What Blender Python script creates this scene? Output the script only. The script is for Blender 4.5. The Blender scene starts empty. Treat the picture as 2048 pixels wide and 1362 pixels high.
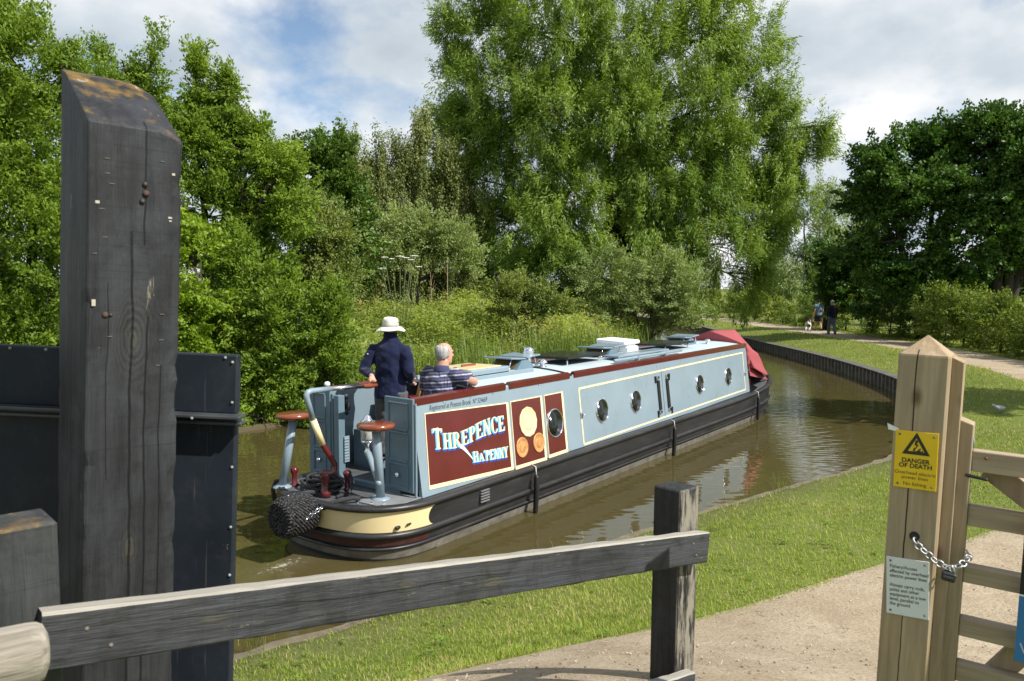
import bpy, bmesh, math, random
import numpy as np
from mathutils import Vector, Matrix
R_ = math.radians
C = bpy.context.scene.collection
scene = bpy.context.scene

# ------------------------------------------------------------------ camera, sky, sun, exposure
FPX, CXP, CYP, CAMH = 1560.0, 1024.0, 681.0, 3.0
PIT = math.atan(104 / FPX)
cam_d = bpy.data.cameras.new("camera"); cam = bpy.data.objects.new("camera", cam_d); C.objects.link(cam)
cam.location = (0, 0, CAMH); cam.rotation_euler = (math.pi / 2 - PIT, 0, 0)
cam_d.sensor_width = 36; cam_d.lens = 36 * FPX / 2048; cam_d.clip_end = 6000; cam_d.clip_start = .05
cam_d.dof.use_dof = True; cam_d.dof.focus_distance = 10.5; cam_d.dof.aperture_fstop = 7.0
scene.camera = cam

SUN_DIR = Vector((.85, -.48, .98)).normalized()          # towards the sun
SUN_EL = math.asin(SUN_DIR.z); SUN_AZ = math.atan2(SUN_DIR.x, SUN_DIR.y)
w = bpy.data.worlds.new("World"); scene.world = w; w.use_nodes = True
nt = w.node_tree; nt.nodes.clear()
def wn(t, **k):
    n = nt.nodes.new(t)
    for a, b in k.items(): setattr(n, a, b)
    return n
def wl(a, b): nt.links.new(a, b)
sky = wn('ShaderNodeTexSky', sky_type='NISHITA', sun_disc=False)
sky.sun_elevation = SUN_EL; sky.sun_rotation = SUN_AZ; sky.air_density = 1.0; sky.dust_density = .6; sky.ozone_density = 1.2
bg = wn('ShaderNodeBackground'); bg.inputs[1].default_value = .1
tc = wn('ShaderNodeTexCoord'); sep = wn('ShaderNodeSeparateXYZ'); wl(tc.outputs['Generated'], sep.inputs[0])
zz = wn('ShaderNodeMath', operation='ADD'); wl(sep.outputs[2], zz.inputs[0]); zz.inputs[1].default_value = .42
zm = wn('ShaderNodeMath', operation='MAXIMUM'); wl(zz.outputs[0], zm.inputs[0]); zm.inputs[1].default_value = .05
dx = wn('ShaderNodeMath', operation='DIVIDE'); wl(sep.outputs[0], dx.inputs[0]); wl(zm.outputs[0], dx.inputs[1])
dy = wn('ShaderNodeMath', operation='DIVIDE'); wl(sep.outputs[1], dy.inputs[0]); wl(zm.outputs[0], dy.inputs[1])
cb = wn('ShaderNodeCombineXYZ'); wl(dx.outputs[0], cb.inputs[0]); wl(dy.outputs[0], cb.inputs[1]); cb.inputs[2].default_value = 6.4
n1 = wn('ShaderNodeTexNoise'); n1.inputs['Scale'].default_value = 2.3; n1.inputs['Detail'].default_value = 8; n1.inputs['Roughness'].default_value = .54; n1.inputs['Distortion'].default_value = .1
wl(cb.outputs[0], n1.inputs['Vector'])
cov = wn('ShaderNodeValToRGB'); cov.color_ramp.elements[0].position = .385; cov.color_ramp.elements[1].position = .50
wl(n1.outputs[0], cov.inputs[0])
off = wn('ShaderNodeVectorMath', operation='ADD'); off.inputs[1].default_value = (4.1, 1.3, 0); wl(cb.outputs[0], off.inputs[0])
n2 = wn('ShaderNodeTexNoise'); n2.inputs['Scale'].default_value = 3.1; n2.inputs['Detail'].default_value = 6; n2.inputs['Roughness'].default_value = .5
wl(off.outputs[0], n2.inputs['Vector'])
cl = wn('ShaderNodeValToRGB')
cl.color_ramp.elements[0].position = .34; cl.color_ramp.elements[0].color = (.31, .36, .41, 1)
cl.color_ramp.elements[1].position = .66; cl.color_ramp.elements[1].color = (.68, .685, .69, 1)
e = cl.color_ramp.elements.new(.5); e.color = (.44, .485, .525, 1)
wl(n2.outputs[0], cl.inputs[0])
clm = wn('ShaderNodeVectorMath', operation='SCALE'); wl(cl.outputs[0], clm.inputs[0]); clm.inputs['Scale'].default_value = 10.5
mx = wn('ShaderNodeMix', data_type='RGBA'); wl(cov.outputs[0], mx.inputs['Factor']); wl(sky.outputs[0], mx.inputs['A']); wl(clm.outputs[0], mx.inputs['B'])
wl(mx.outputs['Result'], bg.inputs[0])
wo = wn('ShaderNodeOutputWorld'); wl(bg.outputs[0], wo.inputs[0])

sun_d = bpy.data.lights.new("sun", 'SUN'); sun = bpy.data.objects.new("sun", sun_d); C.objects.link(sun)
sun_d.energy = 4.6; sun_d.angle = R_(.53); sun_d.color = (1, .955, .88)
sun.rotation_euler = SUN_DIR.to_track_quat('Z', 'Y').to_euler(); sun.location = (30, -15, 40)
vs = scene.view_settings; vs.view_transform = 'Standard'; vs.look = 'None'; vs.exposure = 0.55; vs.gamma = 1; vs.use_curve_mapping = False
scene.cycles.max_bounces = 7; scene.cycles.diffuse_bounces = 3; scene.cycles.glossy_bounces = 3; scene.cycles.transmission_bounces = 4; scene.cycles.transparent_max_bounces = 6
scene.cycles.caustics_reflective = False; scene.cycles.caustics_refractive = False
scene.cycles.use_denoising = True
scene.cycles.use_adaptive_sampling = True; scene.cycles.adaptive_threshold = .012
scene.cycles.sample_clamp_indirect = 4

# ------------------------------------------------------------------ measuring the photograph
_F = np.array([0, math.cos(PIT), -math.sin(PIT)]); _U = np.array([0, math.sin(PIT), math.cos(PIT)]); _R = np.array([1., 0, 0]); _O = np.array([0, 0, CAMH])
def ray(px, py): return _F * FPX + _R * (px - CXP) + _U * (CYP - py)
def aty(px, py, y): d = ray(px, py); return _O + d * (y / d[1])
def atz(px, py, z): d = ray(px, py); return _O + d * ((z - CAMH) / d[2])
def onplane(px, py, P, N):
    d = ray(px, py); P = np.asarray(P, float); N = np.asarray(N, float)
    return _O + d * (((P - _O) @ N) / (d @ N))

# ------------------------------------------------------------------ mesh helpers
class MB:
    def __init__(s): s.v = []; s.f = []; s.m = []; s.s = []
    def add(s, v, f, mi=0, smooth=False):
        b = len(s.v); s.v.extend([tuple(map(float, p)) for p in v])
        for q in f: s.f.append([i + b for i in q]); s.m.append(mi); s.s.append(smooth)
        return s
    def box(s, c, d, b=.004, M=None, mi=0):
        hx, hy, hz = d[0] / 2, d[1] / 2, d[2] / 2; b = min(b, hx * .45, hy * .45, hz * .45)
        vs = []; idx = {}
        for ix in (-1, 1):
            for iy in (-1, 1):
                for iz in (-1, 1):
                    for ax in range(3):
                        p = [ix * (hx - b), iy * (hy - b), iz * (hz - b)]
                        p[ax] = (ix, iy, iz)[ax] * (hx, hy, hz)[ax]
                        idx[(ix, iy, iz, ax)] = len(vs); vs.append(p)
        fs = []
        def quad(k, n):
            pts = [Vector(vs[i]) for i in k]
            nn = (pts[1] - pts[0]).cross(pts[2] - pts[0])
            if nn.dot(Vector(n)) < 0: k = k[::-1]
            fs.append(k)
        for ax in range(3):
            o = [a for a in range(3) if a != ax]
            for sg in (-1, 1):
                k = []
                for (a, bb) in ((-1, -1), (1, -1), (1, 1), (-1, 1)):
                    t = [0, 0, 0]; t[ax] = sg; t[o[0]] = a; t[o[1]] = bb; k.append(idx[tuple(t) + (ax,)])
                n = [0, 0, 0]; n[ax] = sg; quad(k, n)
        for ax in range(3):
            o = [a for a in range(3) if a != ax]
            for a in (-1, 1):
                for bb in (-1, 1):
                    t0 = [0, 0, 0]; t0[ax] = -1; t0[o[0]] = a; t0[o[1]] = bb; t1 = list(t0); t1[ax] = 1
                    n = [0, 0, 0]; n[o[0]] = a; n[o[1]] = bb
                    quad([idx[tuple(t0) + (o[0],)], idx[tuple(t1) + (o[0],)], idx[tuple(t1) + (o[1],)], idx[tuple(t0) + (o[1],)]], n)
        for ix in (-1, 1):
            for iy in (-1, 1):
                for iz in (-1, 1):
                    quad([idx[(ix, iy, iz, a)] for a in range(3)], (ix, iy, iz))
        c = Vector(c)
        vs = [(M @ Vector(p) if M else Vector(p)) + c for p in vs]
        return s.add(vs, fs, mi)
    def tube(s, pts, r, n=10, caps=True, mi=0, round_=False, sy=1.0):
        pts = [Vector(p) for p in pts]; k = len(pts)
        rr = [r] * k if not hasattr(r, '__len__') else list(r)
        if round_:
            def endcap(p, q, rad):
                d = (p - q).normalized(); return [(p + d * rad * math.sin(a), rad * math.cos(a)) for a in (R_(75), R_(50), R_(25))]
            st = endcap(pts[0], pts[1], rr[0]); en = endcap(pts[-1], pts[-2], rr[-1])[::-1]
            pts = [a for a, _ in st] + pts + [a for a, _ in en]; rr = [b for _, b in st] + rr + [b for _, b in en]; k = len(pts)
        tan = [(pts[min(i + 1, k - 1)] - pts[max(i - 1, 0)]).normalized() for i in range(k)]
        up = Vector((0, 0, 1)) if abs(tan[0].z) < .9 else Vector((1, 0, 0))
        a = (up - tan[0] * up.dot(tan[0])).normalized(); vs = []
        for i in range(k):
            a = (a - tan[i] * a.dot(tan[i])).normalized(); b = tan[i].cross(a)
            for j in range(n):
                t = 2 * math.pi * j / n; vs.append(pts[i] + (a * math.cos(t) + b * math.sin(t) * sy) * rr[i])
        fs = [[i * n + j, i * n + (j + 1) % n, (i + 1) * n + (j + 1) % n, (i + 1) * n + j] for i in range(k - 1) for j in range(n)]
        if caps: fs += [list(range(n))[::-1], [(k - 1) * n + j for j in range(n)]]
        return s.add(vs, fs, mi, True)
    def rings(s, rings, caps=True, mi=0, smooth=True, closed=True):
        n = len(rings[0]); vs = [p for r in rings for p in r]; k = len(rings); m = n if closed else n - 1
        fs = [[i * n + j, i * n + (j + 1) % n, (i + 1) * n + (j + 1) % n, (i + 1) * n + j] for i in range(k - 1) for j in range(m)]
        if caps: fs += [list(range(n))[::-1], [(k - 1) * n + j for j in range(n)]]
        return s.add(vs, fs, mi, smooth)
    def lathe(s, prof, c=(0, 0, 0), M=None, n=20, mi=0, caps=True):
        rs = []; c = Vector(c)
        for r, z in prof:
            ring = []
            for j in range(n):
                t = 2 * math.pi * j / n; p = Vector((r * math.cos(t), r * math.sin(t), z)); ring.append((M @ p if M else p) + c)
            rs.append(ring)
        return s.rings(rs, caps, mi)
    def prism(s, poly, fn, d0, d1, mi=0):
        """poly of (a,b) pairs, fn(a,b,d) -> 3D; solid between depths d0 and d1"""
        n = len(poly); vs = [fn(a, b, d0) for a, b in poly] + [fn(a, b, d1) for a, b in poly]
        fs = [list(range(n))[::-1], [n + i for i in range(n)]] + [[i, (i + 1) % n, n + (i + 1) % n, n + i] for i in range(n)]
        return s.add(vs, fs, mi)
    def build(s, name, mats, parent=None, label=None, normals=True):
        me = bpy.data.meshes.new(name); me.from_pydata(s.v, [], s.f)
        me.polygons.foreach_set('material_index', s.m); me.polygons.foreach_set('use_smooth', s.s)
        for m in (mats if isinstance(mats, (list, tuple)) else [mats]): me.materials.append(m)
        if normals:
            bm = bmesh.new(); bm.from_mesh(me); bmesh.ops.recalc_face_normals(bm, faces=bm.faces); bm.to_mesh(me); bm.free()
        me.update()
        o = bpy.data.objects.new(name, me); C.objects.link(o)
        if parent is not None: o.parent = parent
        if label: o['label'] = label
        return o
def tag(o, label=None, cat=None, group=None, kind=None):
    if label: o['label'] = label
    if cat: o['category'] = cat
    if group: o['group'] = group
    if kind: o['kind'] = kind
    return o
def thing(name, label, cat, loc=(0, 0, 0), rz=0, group=None, M=None):
    o = bpy.data.objects.new(name, None); C.objects.link(o); o.empty_display_size = .1
    if M is not None: o.matrix_world = M
    else: o.location = loc; o.rotation_euler = (0, 0, rz)
    return tag(o, label, cat, group)
def copy_tree(o, parent=None):
    c = o.copy(); C.objects.link(c)
    if parent is not None: c.parent = parent
    for ch in [q for q in bpy.data.objects if q.parent == o]: copy_tree(ch, c)
    return c
def frame(o, x, y, z):
    M = Matrix.Identity(4)
    for i in range(3): M[i][0] = x[i]; M[i][1] = y[i]; M[i][2] = z[i]; M[i][3] = o[i]
    return M
def rotz(a): return Matrix.Rotation(a, 3, 'Z')
def text_mb(mb, txt, fn, x, y, size, d0=.0, d1=.0006, align='LEFT', shear=0, sx=1.0, bold=0, mi=0, space=1.0):
    cu = bpy.data.curves.new("lettering", 'FONT'); cu.body = txt; cu.size = size; cu.align_x = align; cu.shear = shear; cu.resolution_u = 3; cu.offset = bold; cu.space_character = space
    ob = bpy.data.objects.new("lettering", cu); C.objects.link(ob)
    me = bpy.data.meshes.new_from_object(ob.evaluated_get(bpy.context.evaluated_depsgraph_get()))
    bpy.data.objects.remove(ob); bpy.data.curves.remove(cu)
    vs = [fn(x + v.co.x * sx, y + v.co.y, d1) for v in me.vertices]; mb.add(vs, [list(p.vertices) for p in me.polygons], mi)
    bpy.data.meshes.remove(me)

# ------------------------------------------------------------------ materials
def nmat(name):
    m = bpy.data.materials.new(name); m.use_nodes = True; t = m.node_tree
    return m, t, t.nodes['Principled BSDF']
def N(t, typ, ins=None, **k):
    n = t.nodes.new(typ)
    for a, b in k.items(): setattr(n, a, b)
    for a, b in (ins or {}).items(): n.inputs[a].default_value = b
    return n
def coords(t, sc=(1, 1, 1), kind='Object'):
    c = N(t, 'ShaderNodeTexCoord'); m = N(t, 'ShaderNodeMapping'); m.inputs['Scale'].default_value = sc
    t.links.new(c.outputs[kind], m.inputs[0]); return m.outputs[0]
def noise(t, vec, scale, detail=4, rough=.55, dist=0):
    n = N(t, 'ShaderNodeTexNoise', {'Scale': scale, 'Detail': detail, 'Roughness': rough, 'Distortion': dist}); t.links.new(vec, n.inputs['Vector']); return n.outputs[0]
def ramp(t, v, stops):
    r = N(t, 'ShaderNodeValToRGB'); els = r.color_ramp.elements
    while len(els) < len(stops): els.new(.5)
    for el, (p, c) in zip(els, stops): el.position = p; el.color = tuple(c) + (1,) if len(c) == 3 else c
    t.links.new(v, r.inputs[0]); return r.outputs[0]
def mixc(t, f, a, b, mode='MIX'):
    m = N(t, 'ShaderNodeMix', data_type='RGBA', blend_type=mode)
    for s, v in (('Factor', f), ('A', a), ('B', b)):
        if hasattr(v, 'is_output'): t.links.new(v, m.inputs[s])
        elif s == 'Factor': m.inputs[s].default_value = v
        else: m.inputs[s].default_value = tuple(v) + (1,) if len(v) == 3 else v
    return m.outputs['Result']
def math_(t, op, a, b=None, c=None):
    m = N(t, 'ShaderNodeMath', operation=op)
    for i, v in enumerate((a, b, c)):
        if v is None: continue
        if hasattr(v, 'is_output'): t.links.new(v, m.inputs[i])
        else: m.inputs[i].default_value = v
    return m.outputs[0]
def bump(t, p, h, strength=.3, dist=.01):
    b = N(t, 'ShaderNodeBump', {'Strength': strength, 'Distance': dist}); t.links.new(h, b.inputs['Height']); t.links.new(b.outputs[0], p.inputs['Normal']); return b
def paint(name, col, rough=.35, var=.12, scale=6, bmp=.0, bscale=60, metal=0, spec=.5, dirt=0.0, dirtcol=(.12, .1, .07), stretch=(1, 1, 1), coat=0, speck=0):
    m, t, p = nmat(name); v = coords(t, stretch); n = noise(t, v, scale, 5, .6)
    c = ramp(t, n, [(.3, [x * (1 - var) for x in col]), (.7, [min(1, x * (1 + var)) for x in col])])
    if dirt: c = mixc(t, ramp(t, noise(t, v, scale * 3.1, 7, .7), [(.52, (0, 0, 0)), (.75, (dirt,) * 3)]), c, dirtcol)
    if speck: c = mixc(t, ramp(t, noise(t, v, 26, 5, .75), [(.70, (0, 0, 0)), (.735, (speck,) * 3)]), c, (.30, .28, .22)); c = mixc(t, ramp(t, noise(t, coords(t, (60, 60, 2)), 1, 3, .6), [(.66, (0, 0, 0)), (.72, (speck * .5,) * 3)]), c, (.16, .15, .13))
    t.links.new(c, p.inputs['Base Color']); p.inputs['Metallic'].default_value = metal
    rr = math_(t, 'MULTIPLY_ADD', n, .25, rough - .12); t.links.new(rr, p.inputs['Roughness']); p.inputs['Specular IOR Level'].default_value = spec
    p.inputs['Coat Weight'].default_value = coat; p.inputs['Coat Roughness'].default_value = .08
    if bmp: bump(t, p, noise(t, v, bscale, 5, .6), bmp, .004)
    return m
def wood_black(name, grain=2, cracks=(), lichen=0, knots=(), worn_to=None, pale=.0, cross=0, top=False, base=(.008, .0085, .010), hi=(.034, .0355, .039)):
    m, t, p = nmat(name); sc = [22, 22, 22]; sc[grain] = 1.3
    v0 = coords(t); v = coords(t, tuple(sc)); g = noise(t, v, 1.0, 6, .65, .6); g2 = noise(t, coords(t, tuple(3.5 * x for x in sc)), 1.0, 4, .7)
    c = ramp(t, g, [(.3, base), (.72, hi)])
    bl = noise(t, v0, 3.2, 5, .6); c = mixc(t, ramp(t, bl, [(.46, (0, 0, 0)), (.68, (.7,) * 3)]), c, (.05, .054, .064)); c = mixc(t, ramp(t, noise(t, v0, 8, 6, .7, 1.0), [(.5, (0, 0, 0)), (.7, (.6,) * 3)]), c, [x * .5 for x in base])
    if pale:
        pv = [9, 9, 9]; pv[grain] = 1.6; pm = noise(t, coords(t, tuple(pv)), 1.0, 8, .78)
        c = mixc(t, ramp(t, pm, [(1 - pale, (0, 0, 0)), (1.04 - pale, (.8,) * 3)]), c, (.23, .205, .15))
    saw = [2, 2, 2]; saw[grain] = 120; sw_ = noise(t, coords(t, tuple(saw)), 1.0, 3, .6); c = mixc(t, ramp(t, sw_, [(.33, (.3,) * 3), (.45, (0, 0, 0))]), c, [x * .45 for x in base])
    sx0 = N(t, 'ShaderNodeSeparateXYZ'); t.links.new(v0, sx0.inputs[0]); kn = None
    for (x0, z0, rr) in knots:                                          # grain sweeping round a knot
        dx_ = math_(t, 'MULTIPLY', math_(t, 'SUBTRACT', sx0.outputs[0], x0), .3 if grain == 0 else 1); dz_ = math_(t, 'MULTIPLY', math_(t, 'SUBTRACT', sx0.outputs[2], z0), 1 if grain == 0 else .42)
        d = math_(t, 'SQRT', math_(t, 'ADD', math_(t, 'MULTIPLY', dx_, dx_), math_(t, 'MULTIPLY', dz_, dz_))); d = math_(t, 'ADD', d, math_(t, 'ADD', math_(t, 'MULTIPLY', bl, .05), math_(t, 'MULTIPLY', g, .03)))
        ring = math_(t, 'MULTIPLY_ADD', math_(t, 'SINE', math_(t, 'MULTIPLY', d, 560)), .5, .5); fall = ramp(t, d, [(rr * .3, (.30,) * 3), (rr + .02, (0, 0, 0))])
        c = mixc(t, math_(t, 'MULTIPLY', ring, fall), c, (.10, .097, .08)); c = mixc(t, ramp(t, d, [(.044, (.45,) * 3), (.056, (0, 0, 0))]), c, (.085, .075, .045)); g = math_(t, 'ADD', g, math_(t, 'MULTIPLY', math_(t, 'MULTIPLY', ring, fall), .5))
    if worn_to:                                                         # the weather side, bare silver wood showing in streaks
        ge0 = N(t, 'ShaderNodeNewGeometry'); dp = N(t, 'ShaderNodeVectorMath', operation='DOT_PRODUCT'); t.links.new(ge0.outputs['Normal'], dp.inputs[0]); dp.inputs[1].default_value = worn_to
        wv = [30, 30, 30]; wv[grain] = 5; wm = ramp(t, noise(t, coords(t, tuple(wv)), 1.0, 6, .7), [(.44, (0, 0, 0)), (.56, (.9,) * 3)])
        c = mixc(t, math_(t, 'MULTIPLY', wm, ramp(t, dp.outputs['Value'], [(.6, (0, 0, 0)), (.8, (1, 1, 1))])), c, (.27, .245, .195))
    sp = noise(t, v0, 42, 3, .7); c = mixc(t, ramp(t, sp, [(.73, (0, 0, 0)), (.76, (.7,) * 3)]), c, (.32, .29, .2))
    h = math_(t, 'ADD', g, math_(t, 'MULTIPLY', g2, .5))
    sx = N(t, 'ShaderNodeSeparateXYZ'); t.links.new(v0, sx.inputs[0])
    wob = noise(t, v0, 1.7, 3, .6)
    for (ax, x0, wd, z0, z1, zax) in cracks:
        d = math_(t, 'ABSOLUTE', math_(t, 'ADD', math_(t, 'SUBTRACT', sx.outputs[ax], x0), math_(t, 'MULTIPLY', math_(t, 'SUBTRACT', wob, .5), .05)))
        k = math_(t, 'LESS_THAN', d, wd)
        k = math_(t, 'MULTIPLY', k, math_(t, 'MULTIPLY', math_(t, 'GREATER_THAN', sx.outputs[zax], z0), math_(t, 'LESS_THAN', sx.outputs[zax], z1)))
        c = mixc(t, k, c, (.004, .004, .004)); h = math_(t, 'SUBTRACT', h, math_(t, 'MULTIPLY', k, 1.5))
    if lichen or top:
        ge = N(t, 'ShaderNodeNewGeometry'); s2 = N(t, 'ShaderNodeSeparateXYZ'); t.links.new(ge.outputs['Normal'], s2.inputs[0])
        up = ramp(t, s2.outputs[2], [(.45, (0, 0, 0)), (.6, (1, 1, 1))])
        if lichen:
            lm = ramp(t, noise(t, v0, 5.5, 7, .68), [(.51, (0, 0, 0)), (.66, (.9,) * 3)])
            c = mixc(t, math_(t, 'MULTIPLY', lm, up), c, (.23, .135, .022))
            lw = ramp(t, noise(t, v0, 11, 4, .6), [(.66, (0, 0, 0)), (.7, (.8,) * 3)])
            c = mixc(t, math_(t, 'MULTIPLY', lw, up), c, (.33, .32, .28))
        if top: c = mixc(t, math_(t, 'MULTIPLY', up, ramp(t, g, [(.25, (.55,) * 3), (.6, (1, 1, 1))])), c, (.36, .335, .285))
    t.links.new(c, p.inputs['Base Color']); p.inputs['Roughness'].default_value = .62; p.inputs['Specular IOR Level'].default_value = .35
    bump(t, p, h, 1.0, .008); return m
def wood_new(name, grain=2, a=(.315, .22, .13), b=(.48, .37, .235), cracks=(), knots=True):
    m, t, p = nmat(name); sc = [16, 16, 16]; sc[grain] = .9
    v0 = coords(t); g = noise(t, coords(t, tuple(sc)), 1.0, 5, .6, 1.2); g2 = noise(t, coords(t, tuple(4 * x for x in sc)), 1.0, 3, .7)
    c = ramp(t, g, [(.3, a), (.68, b)])
    c = mixc(t, ramp(t, g2, [(.35, (.35,) * 3), (.6, (0, 0, 0))]), c, [x * .6 for x in a])
    c = mixc(t, ramp(t, noise(t, v0, 2.3, 3, .5), [(.4, (0, 0, 0)), (.7, (.5,) * 3)]), c, (.33, .29, .235))
    if knots:
        kv = [7, 7, 7]; kv[grain] = 3.6
        vo = N(t, 'ShaderNodeTexVoronoi', {'Scale': 1.0}); t.links.new(coords(t, tuple(kv)), vo.inputs['Vector'])
        c = mixc(t, ramp(t, vo.outputs['Distance'], [(.05, (.9,) * 3), (.17, (0, 0, 0))]), c, (.13, .07, .035))
    h = math_(t, 'ADD', g, math_(t, 'MULTIPLY', g2, .6))
    sx = N(t, 'ShaderNodeSeparateXYZ'); t.links.new(v0, sx.inputs[0]); wob = noise(t, v0, 2.4, 3, .6)
    for (ax, x0, wd, z0, z1, zax) in cracks:
        d = math_(t, 'ABSOLUTE', math_(t, 'ADD', math_(t, 'SUBTRACT', sx.outputs[ax], x0), math_(t, 'MULTIPLY', math_(t, 'SUBTRACT', wob, .5), .025)))
        k = math_(t, 'MULTIPLY', math_(t, 'LESS_THAN', d, wd), math_(t, 'MULTIPLY', math_(t, 'GREATER_THAN', sx.outputs[zax], z0), math_(t, 'LESS_THAN', sx.outputs[zax], z1)))
        c = mixc(t, k, c, (.03, .02, .012)); h = math_(t, 'SUBTRACT', h, math_(t, 'MULTIPLY', k, 2))
    t.links.new(c, p.inputs['Base Color']); p.inputs['Roughness'].default_value = .7; p.inputs['Specular IOR Level'].default_value = .25
    bump(t, p, h, .45, .003); return m
def leafmat(name, lo, hi, trans=.35, rough=.45, spec=.35, hue=None):
    m, t, p = nmat(name); at = N(t, 'ShaderNodeAttribute', attribute_name='tint')
    stops = [(0, lo), (1, hi)] if hue is None else [(0, lo), (.8, hi), (1, hue)]
    c = ramp(t, at.outputs['Fac'], stops)
    t.links.new(c, p.inputs['Base Color']); p.inputs['Roughness'].default_value = rough; p.inputs['Specular IOR Level'].default_value = spec
    tr = N(t, 'ShaderNodeBsdfTranslucent'); t.links.new(mixc(t, 1.0, c, (1.35, 1.3, .5), 'MULTIPLY'), tr.inputs[0])
    mx = N(t, 'ShaderNodeMixShader', {0: trans}); t.links.new(p.outputs[0], mx.inputs[1]); t.links.new(tr.outputs[0], mx.inputs[2])
    t.links.new(mx.outputs[0], t.nodes['Material Output'].inputs[0]); return m

# ------------------------------------------------------------------ the lie of the land
RB = np.array([(-40, -26), (-9, .6), (-4, 4.5), (-1.67, 6.2), (.2, 7.75), (2.3, 9.7), (4.3, 11.3), (6.3, 12.85), (8.7, 15.6), (10.5, 19.6), (11.3, 23.5), (11.9, 30), (12.0, 40), (12.8, 51), (13.0, 60), (11, 76), (4, 92), (-14, 112)], float)
LB = np.array([(-50, -14), (-14, 8.5), (-9.2, 12.4), (-5.6, 16.0), (-2, 20.3), (2.5, 26), (5.9, 33), (7.0, 40), (6.8, 50), (5, 62), (0, 76), (-8, 90), (-22, 106)], float)
PATH = np.array([(-6, -.5), (-2.05, 2.5), (.55, 4.0), (2.85, 5.65), (5.15, 7.0), (8.4, 9.25), (11.6, 13.2), (14.0, 18.6), (15.8, 26), (16.6, 35), (16.4, 45), (16.4, 56), (15.2, 66), (12, 80), (4, 97)], float)
def pdist(P, poly):
    best = np.full(len(P), 1e9)
    for a, b in zip(poly[:-1], poly[1:]):
        d = b - a; t = np.clip(((P - a) @ d) / (d @ d), 0, 1); q = a + t[:, None] * d
        best = np.minimum(best, np.hypot(P[:, 0] - q[:, 0], P[:, 1] - q[:, 1]))
    return best
def inside(P, poly):
    r = np.zeros(len(P), bool); x, y = P[:, 0], P[:, 1]; n = len(poly)
    for i in range(n):
        a, b = poly[i], poly[(i + 1) % n]
        k = ((a[1] > y) != (b[1] > y)); dy = b[1] - a[1]
        if abs(dy) < 1e-9: continue
        r ^= k & (x < (b[0] - a[0]) * (y - a[1]) / dy + a[0])
    return r
CAN = np.vstack([RB, LB[::-1]])
def sm(x, a, b): t = np.clip((x - a) / (b - a), 0, 1); return t * t * (3 - 2 * t)
def lumps(P):
    x, y = P[:, 0], P[:, 1]
    return .5 * np.sin(x * .9 + 1.3 * np.sin(y * .53)) + .3 * np.sin(y * 1.7 + x * .61) + .2 * np.sin(x * 2.9 - y * 2.3)
def ground_h(P, path=True):
    P = np.asarray(P, float).reshape(-1, 2)
    dr, dl = pdist(P, RB), pdist(P, LB); ins = inside(P, CAN); d = np.minimum(dr, dl); right = dr <= dl
    r = np.hypot(P[:, 0] + .2, P[:, 1])
    hr = .15 + .30 * sm(P[:, 1], 14, 20) + .2 * sm(d, 0, 2.5) + 1.08 * (1 - sm(r, 1.8, 7.2)) * sm(d, .2, 3.4) + .02 * lumps(P) * sm(d, 0, 1)
    hl = .12 + 1.25 * sm(d, 0, 7) + .1 * lumps(P * .5) * sm(d, 0, 4)
    h = np.where(right, hr, hl)
    h = np.where(ins, .13 - 1.0 * sm(d, .0, .7), h)
    if path: h = h - .05 * (1 - sm(pdist(P, PATH), .82, 1.12)) * (~ins)
    return h
# ------------------------------------------------------------------ setting: ground, path, water
def grid_obj(name, xs, ys, hf, mat_):
    X, Y = np.meshgrid(xs, ys); P = np.stack([X.ravel(), Y.ravel()], 1); Z = hf(P)
    nx, ny = len(xs), len(ys); i = np.arange(nx * ny).reshape(ny, nx)
    q = np.stack([i[:-1, :-1], i[:-1, 1:], i[1:, 1:], i[1:, :-1]], -1).reshape(-1, 4)
    return np_mesh(name, np.column_stack([P, Z]), q, mat_, smooth=True)
def np_mesh(name, V, Q, mat_, smooth=False, tint=None, parent=None, mi=None):
    me = bpy.data.meshes.new(name); k = Q.shape[1]
    me.vertices.add(len(V)); me.vertices.foreach_set('co', np.ascontiguousarray(V, dtype=np.float32).ravel())
    me.loops.add(Q.size); me.loops.foreach_set('vertex_index', np.ascontiguousarray(Q, dtype=np.int32).ravel())
    me.polygons.add(len(Q)); me.polygons.foreach_set('loop_start', np.arange(0, Q.size, k, dtype=np.int32)); me.polygons.foreach_set('loop_total', np.full(len(Q), k, dtype=np.int32))
    me.polygons.foreach_set('use_smooth', np.full(len(Q), smooth))
    for m in (mat_ if isinstance(mat_, (list, tuple)) else [mat_]): me.materials.append(m)
    if tint is not None:
        a = me.attributes.new('tint', 'FLOAT', 'FACE'); a.data.foreach_set('value', np.clip(tint, 0, 1).astype(np.float32))
    me.update(calc_edges=True); me.validate()
    o = bpy.data.objects.new(name, me); C.objects.link(o)
    if parent is not None: o.parent = parent
    return o

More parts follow.
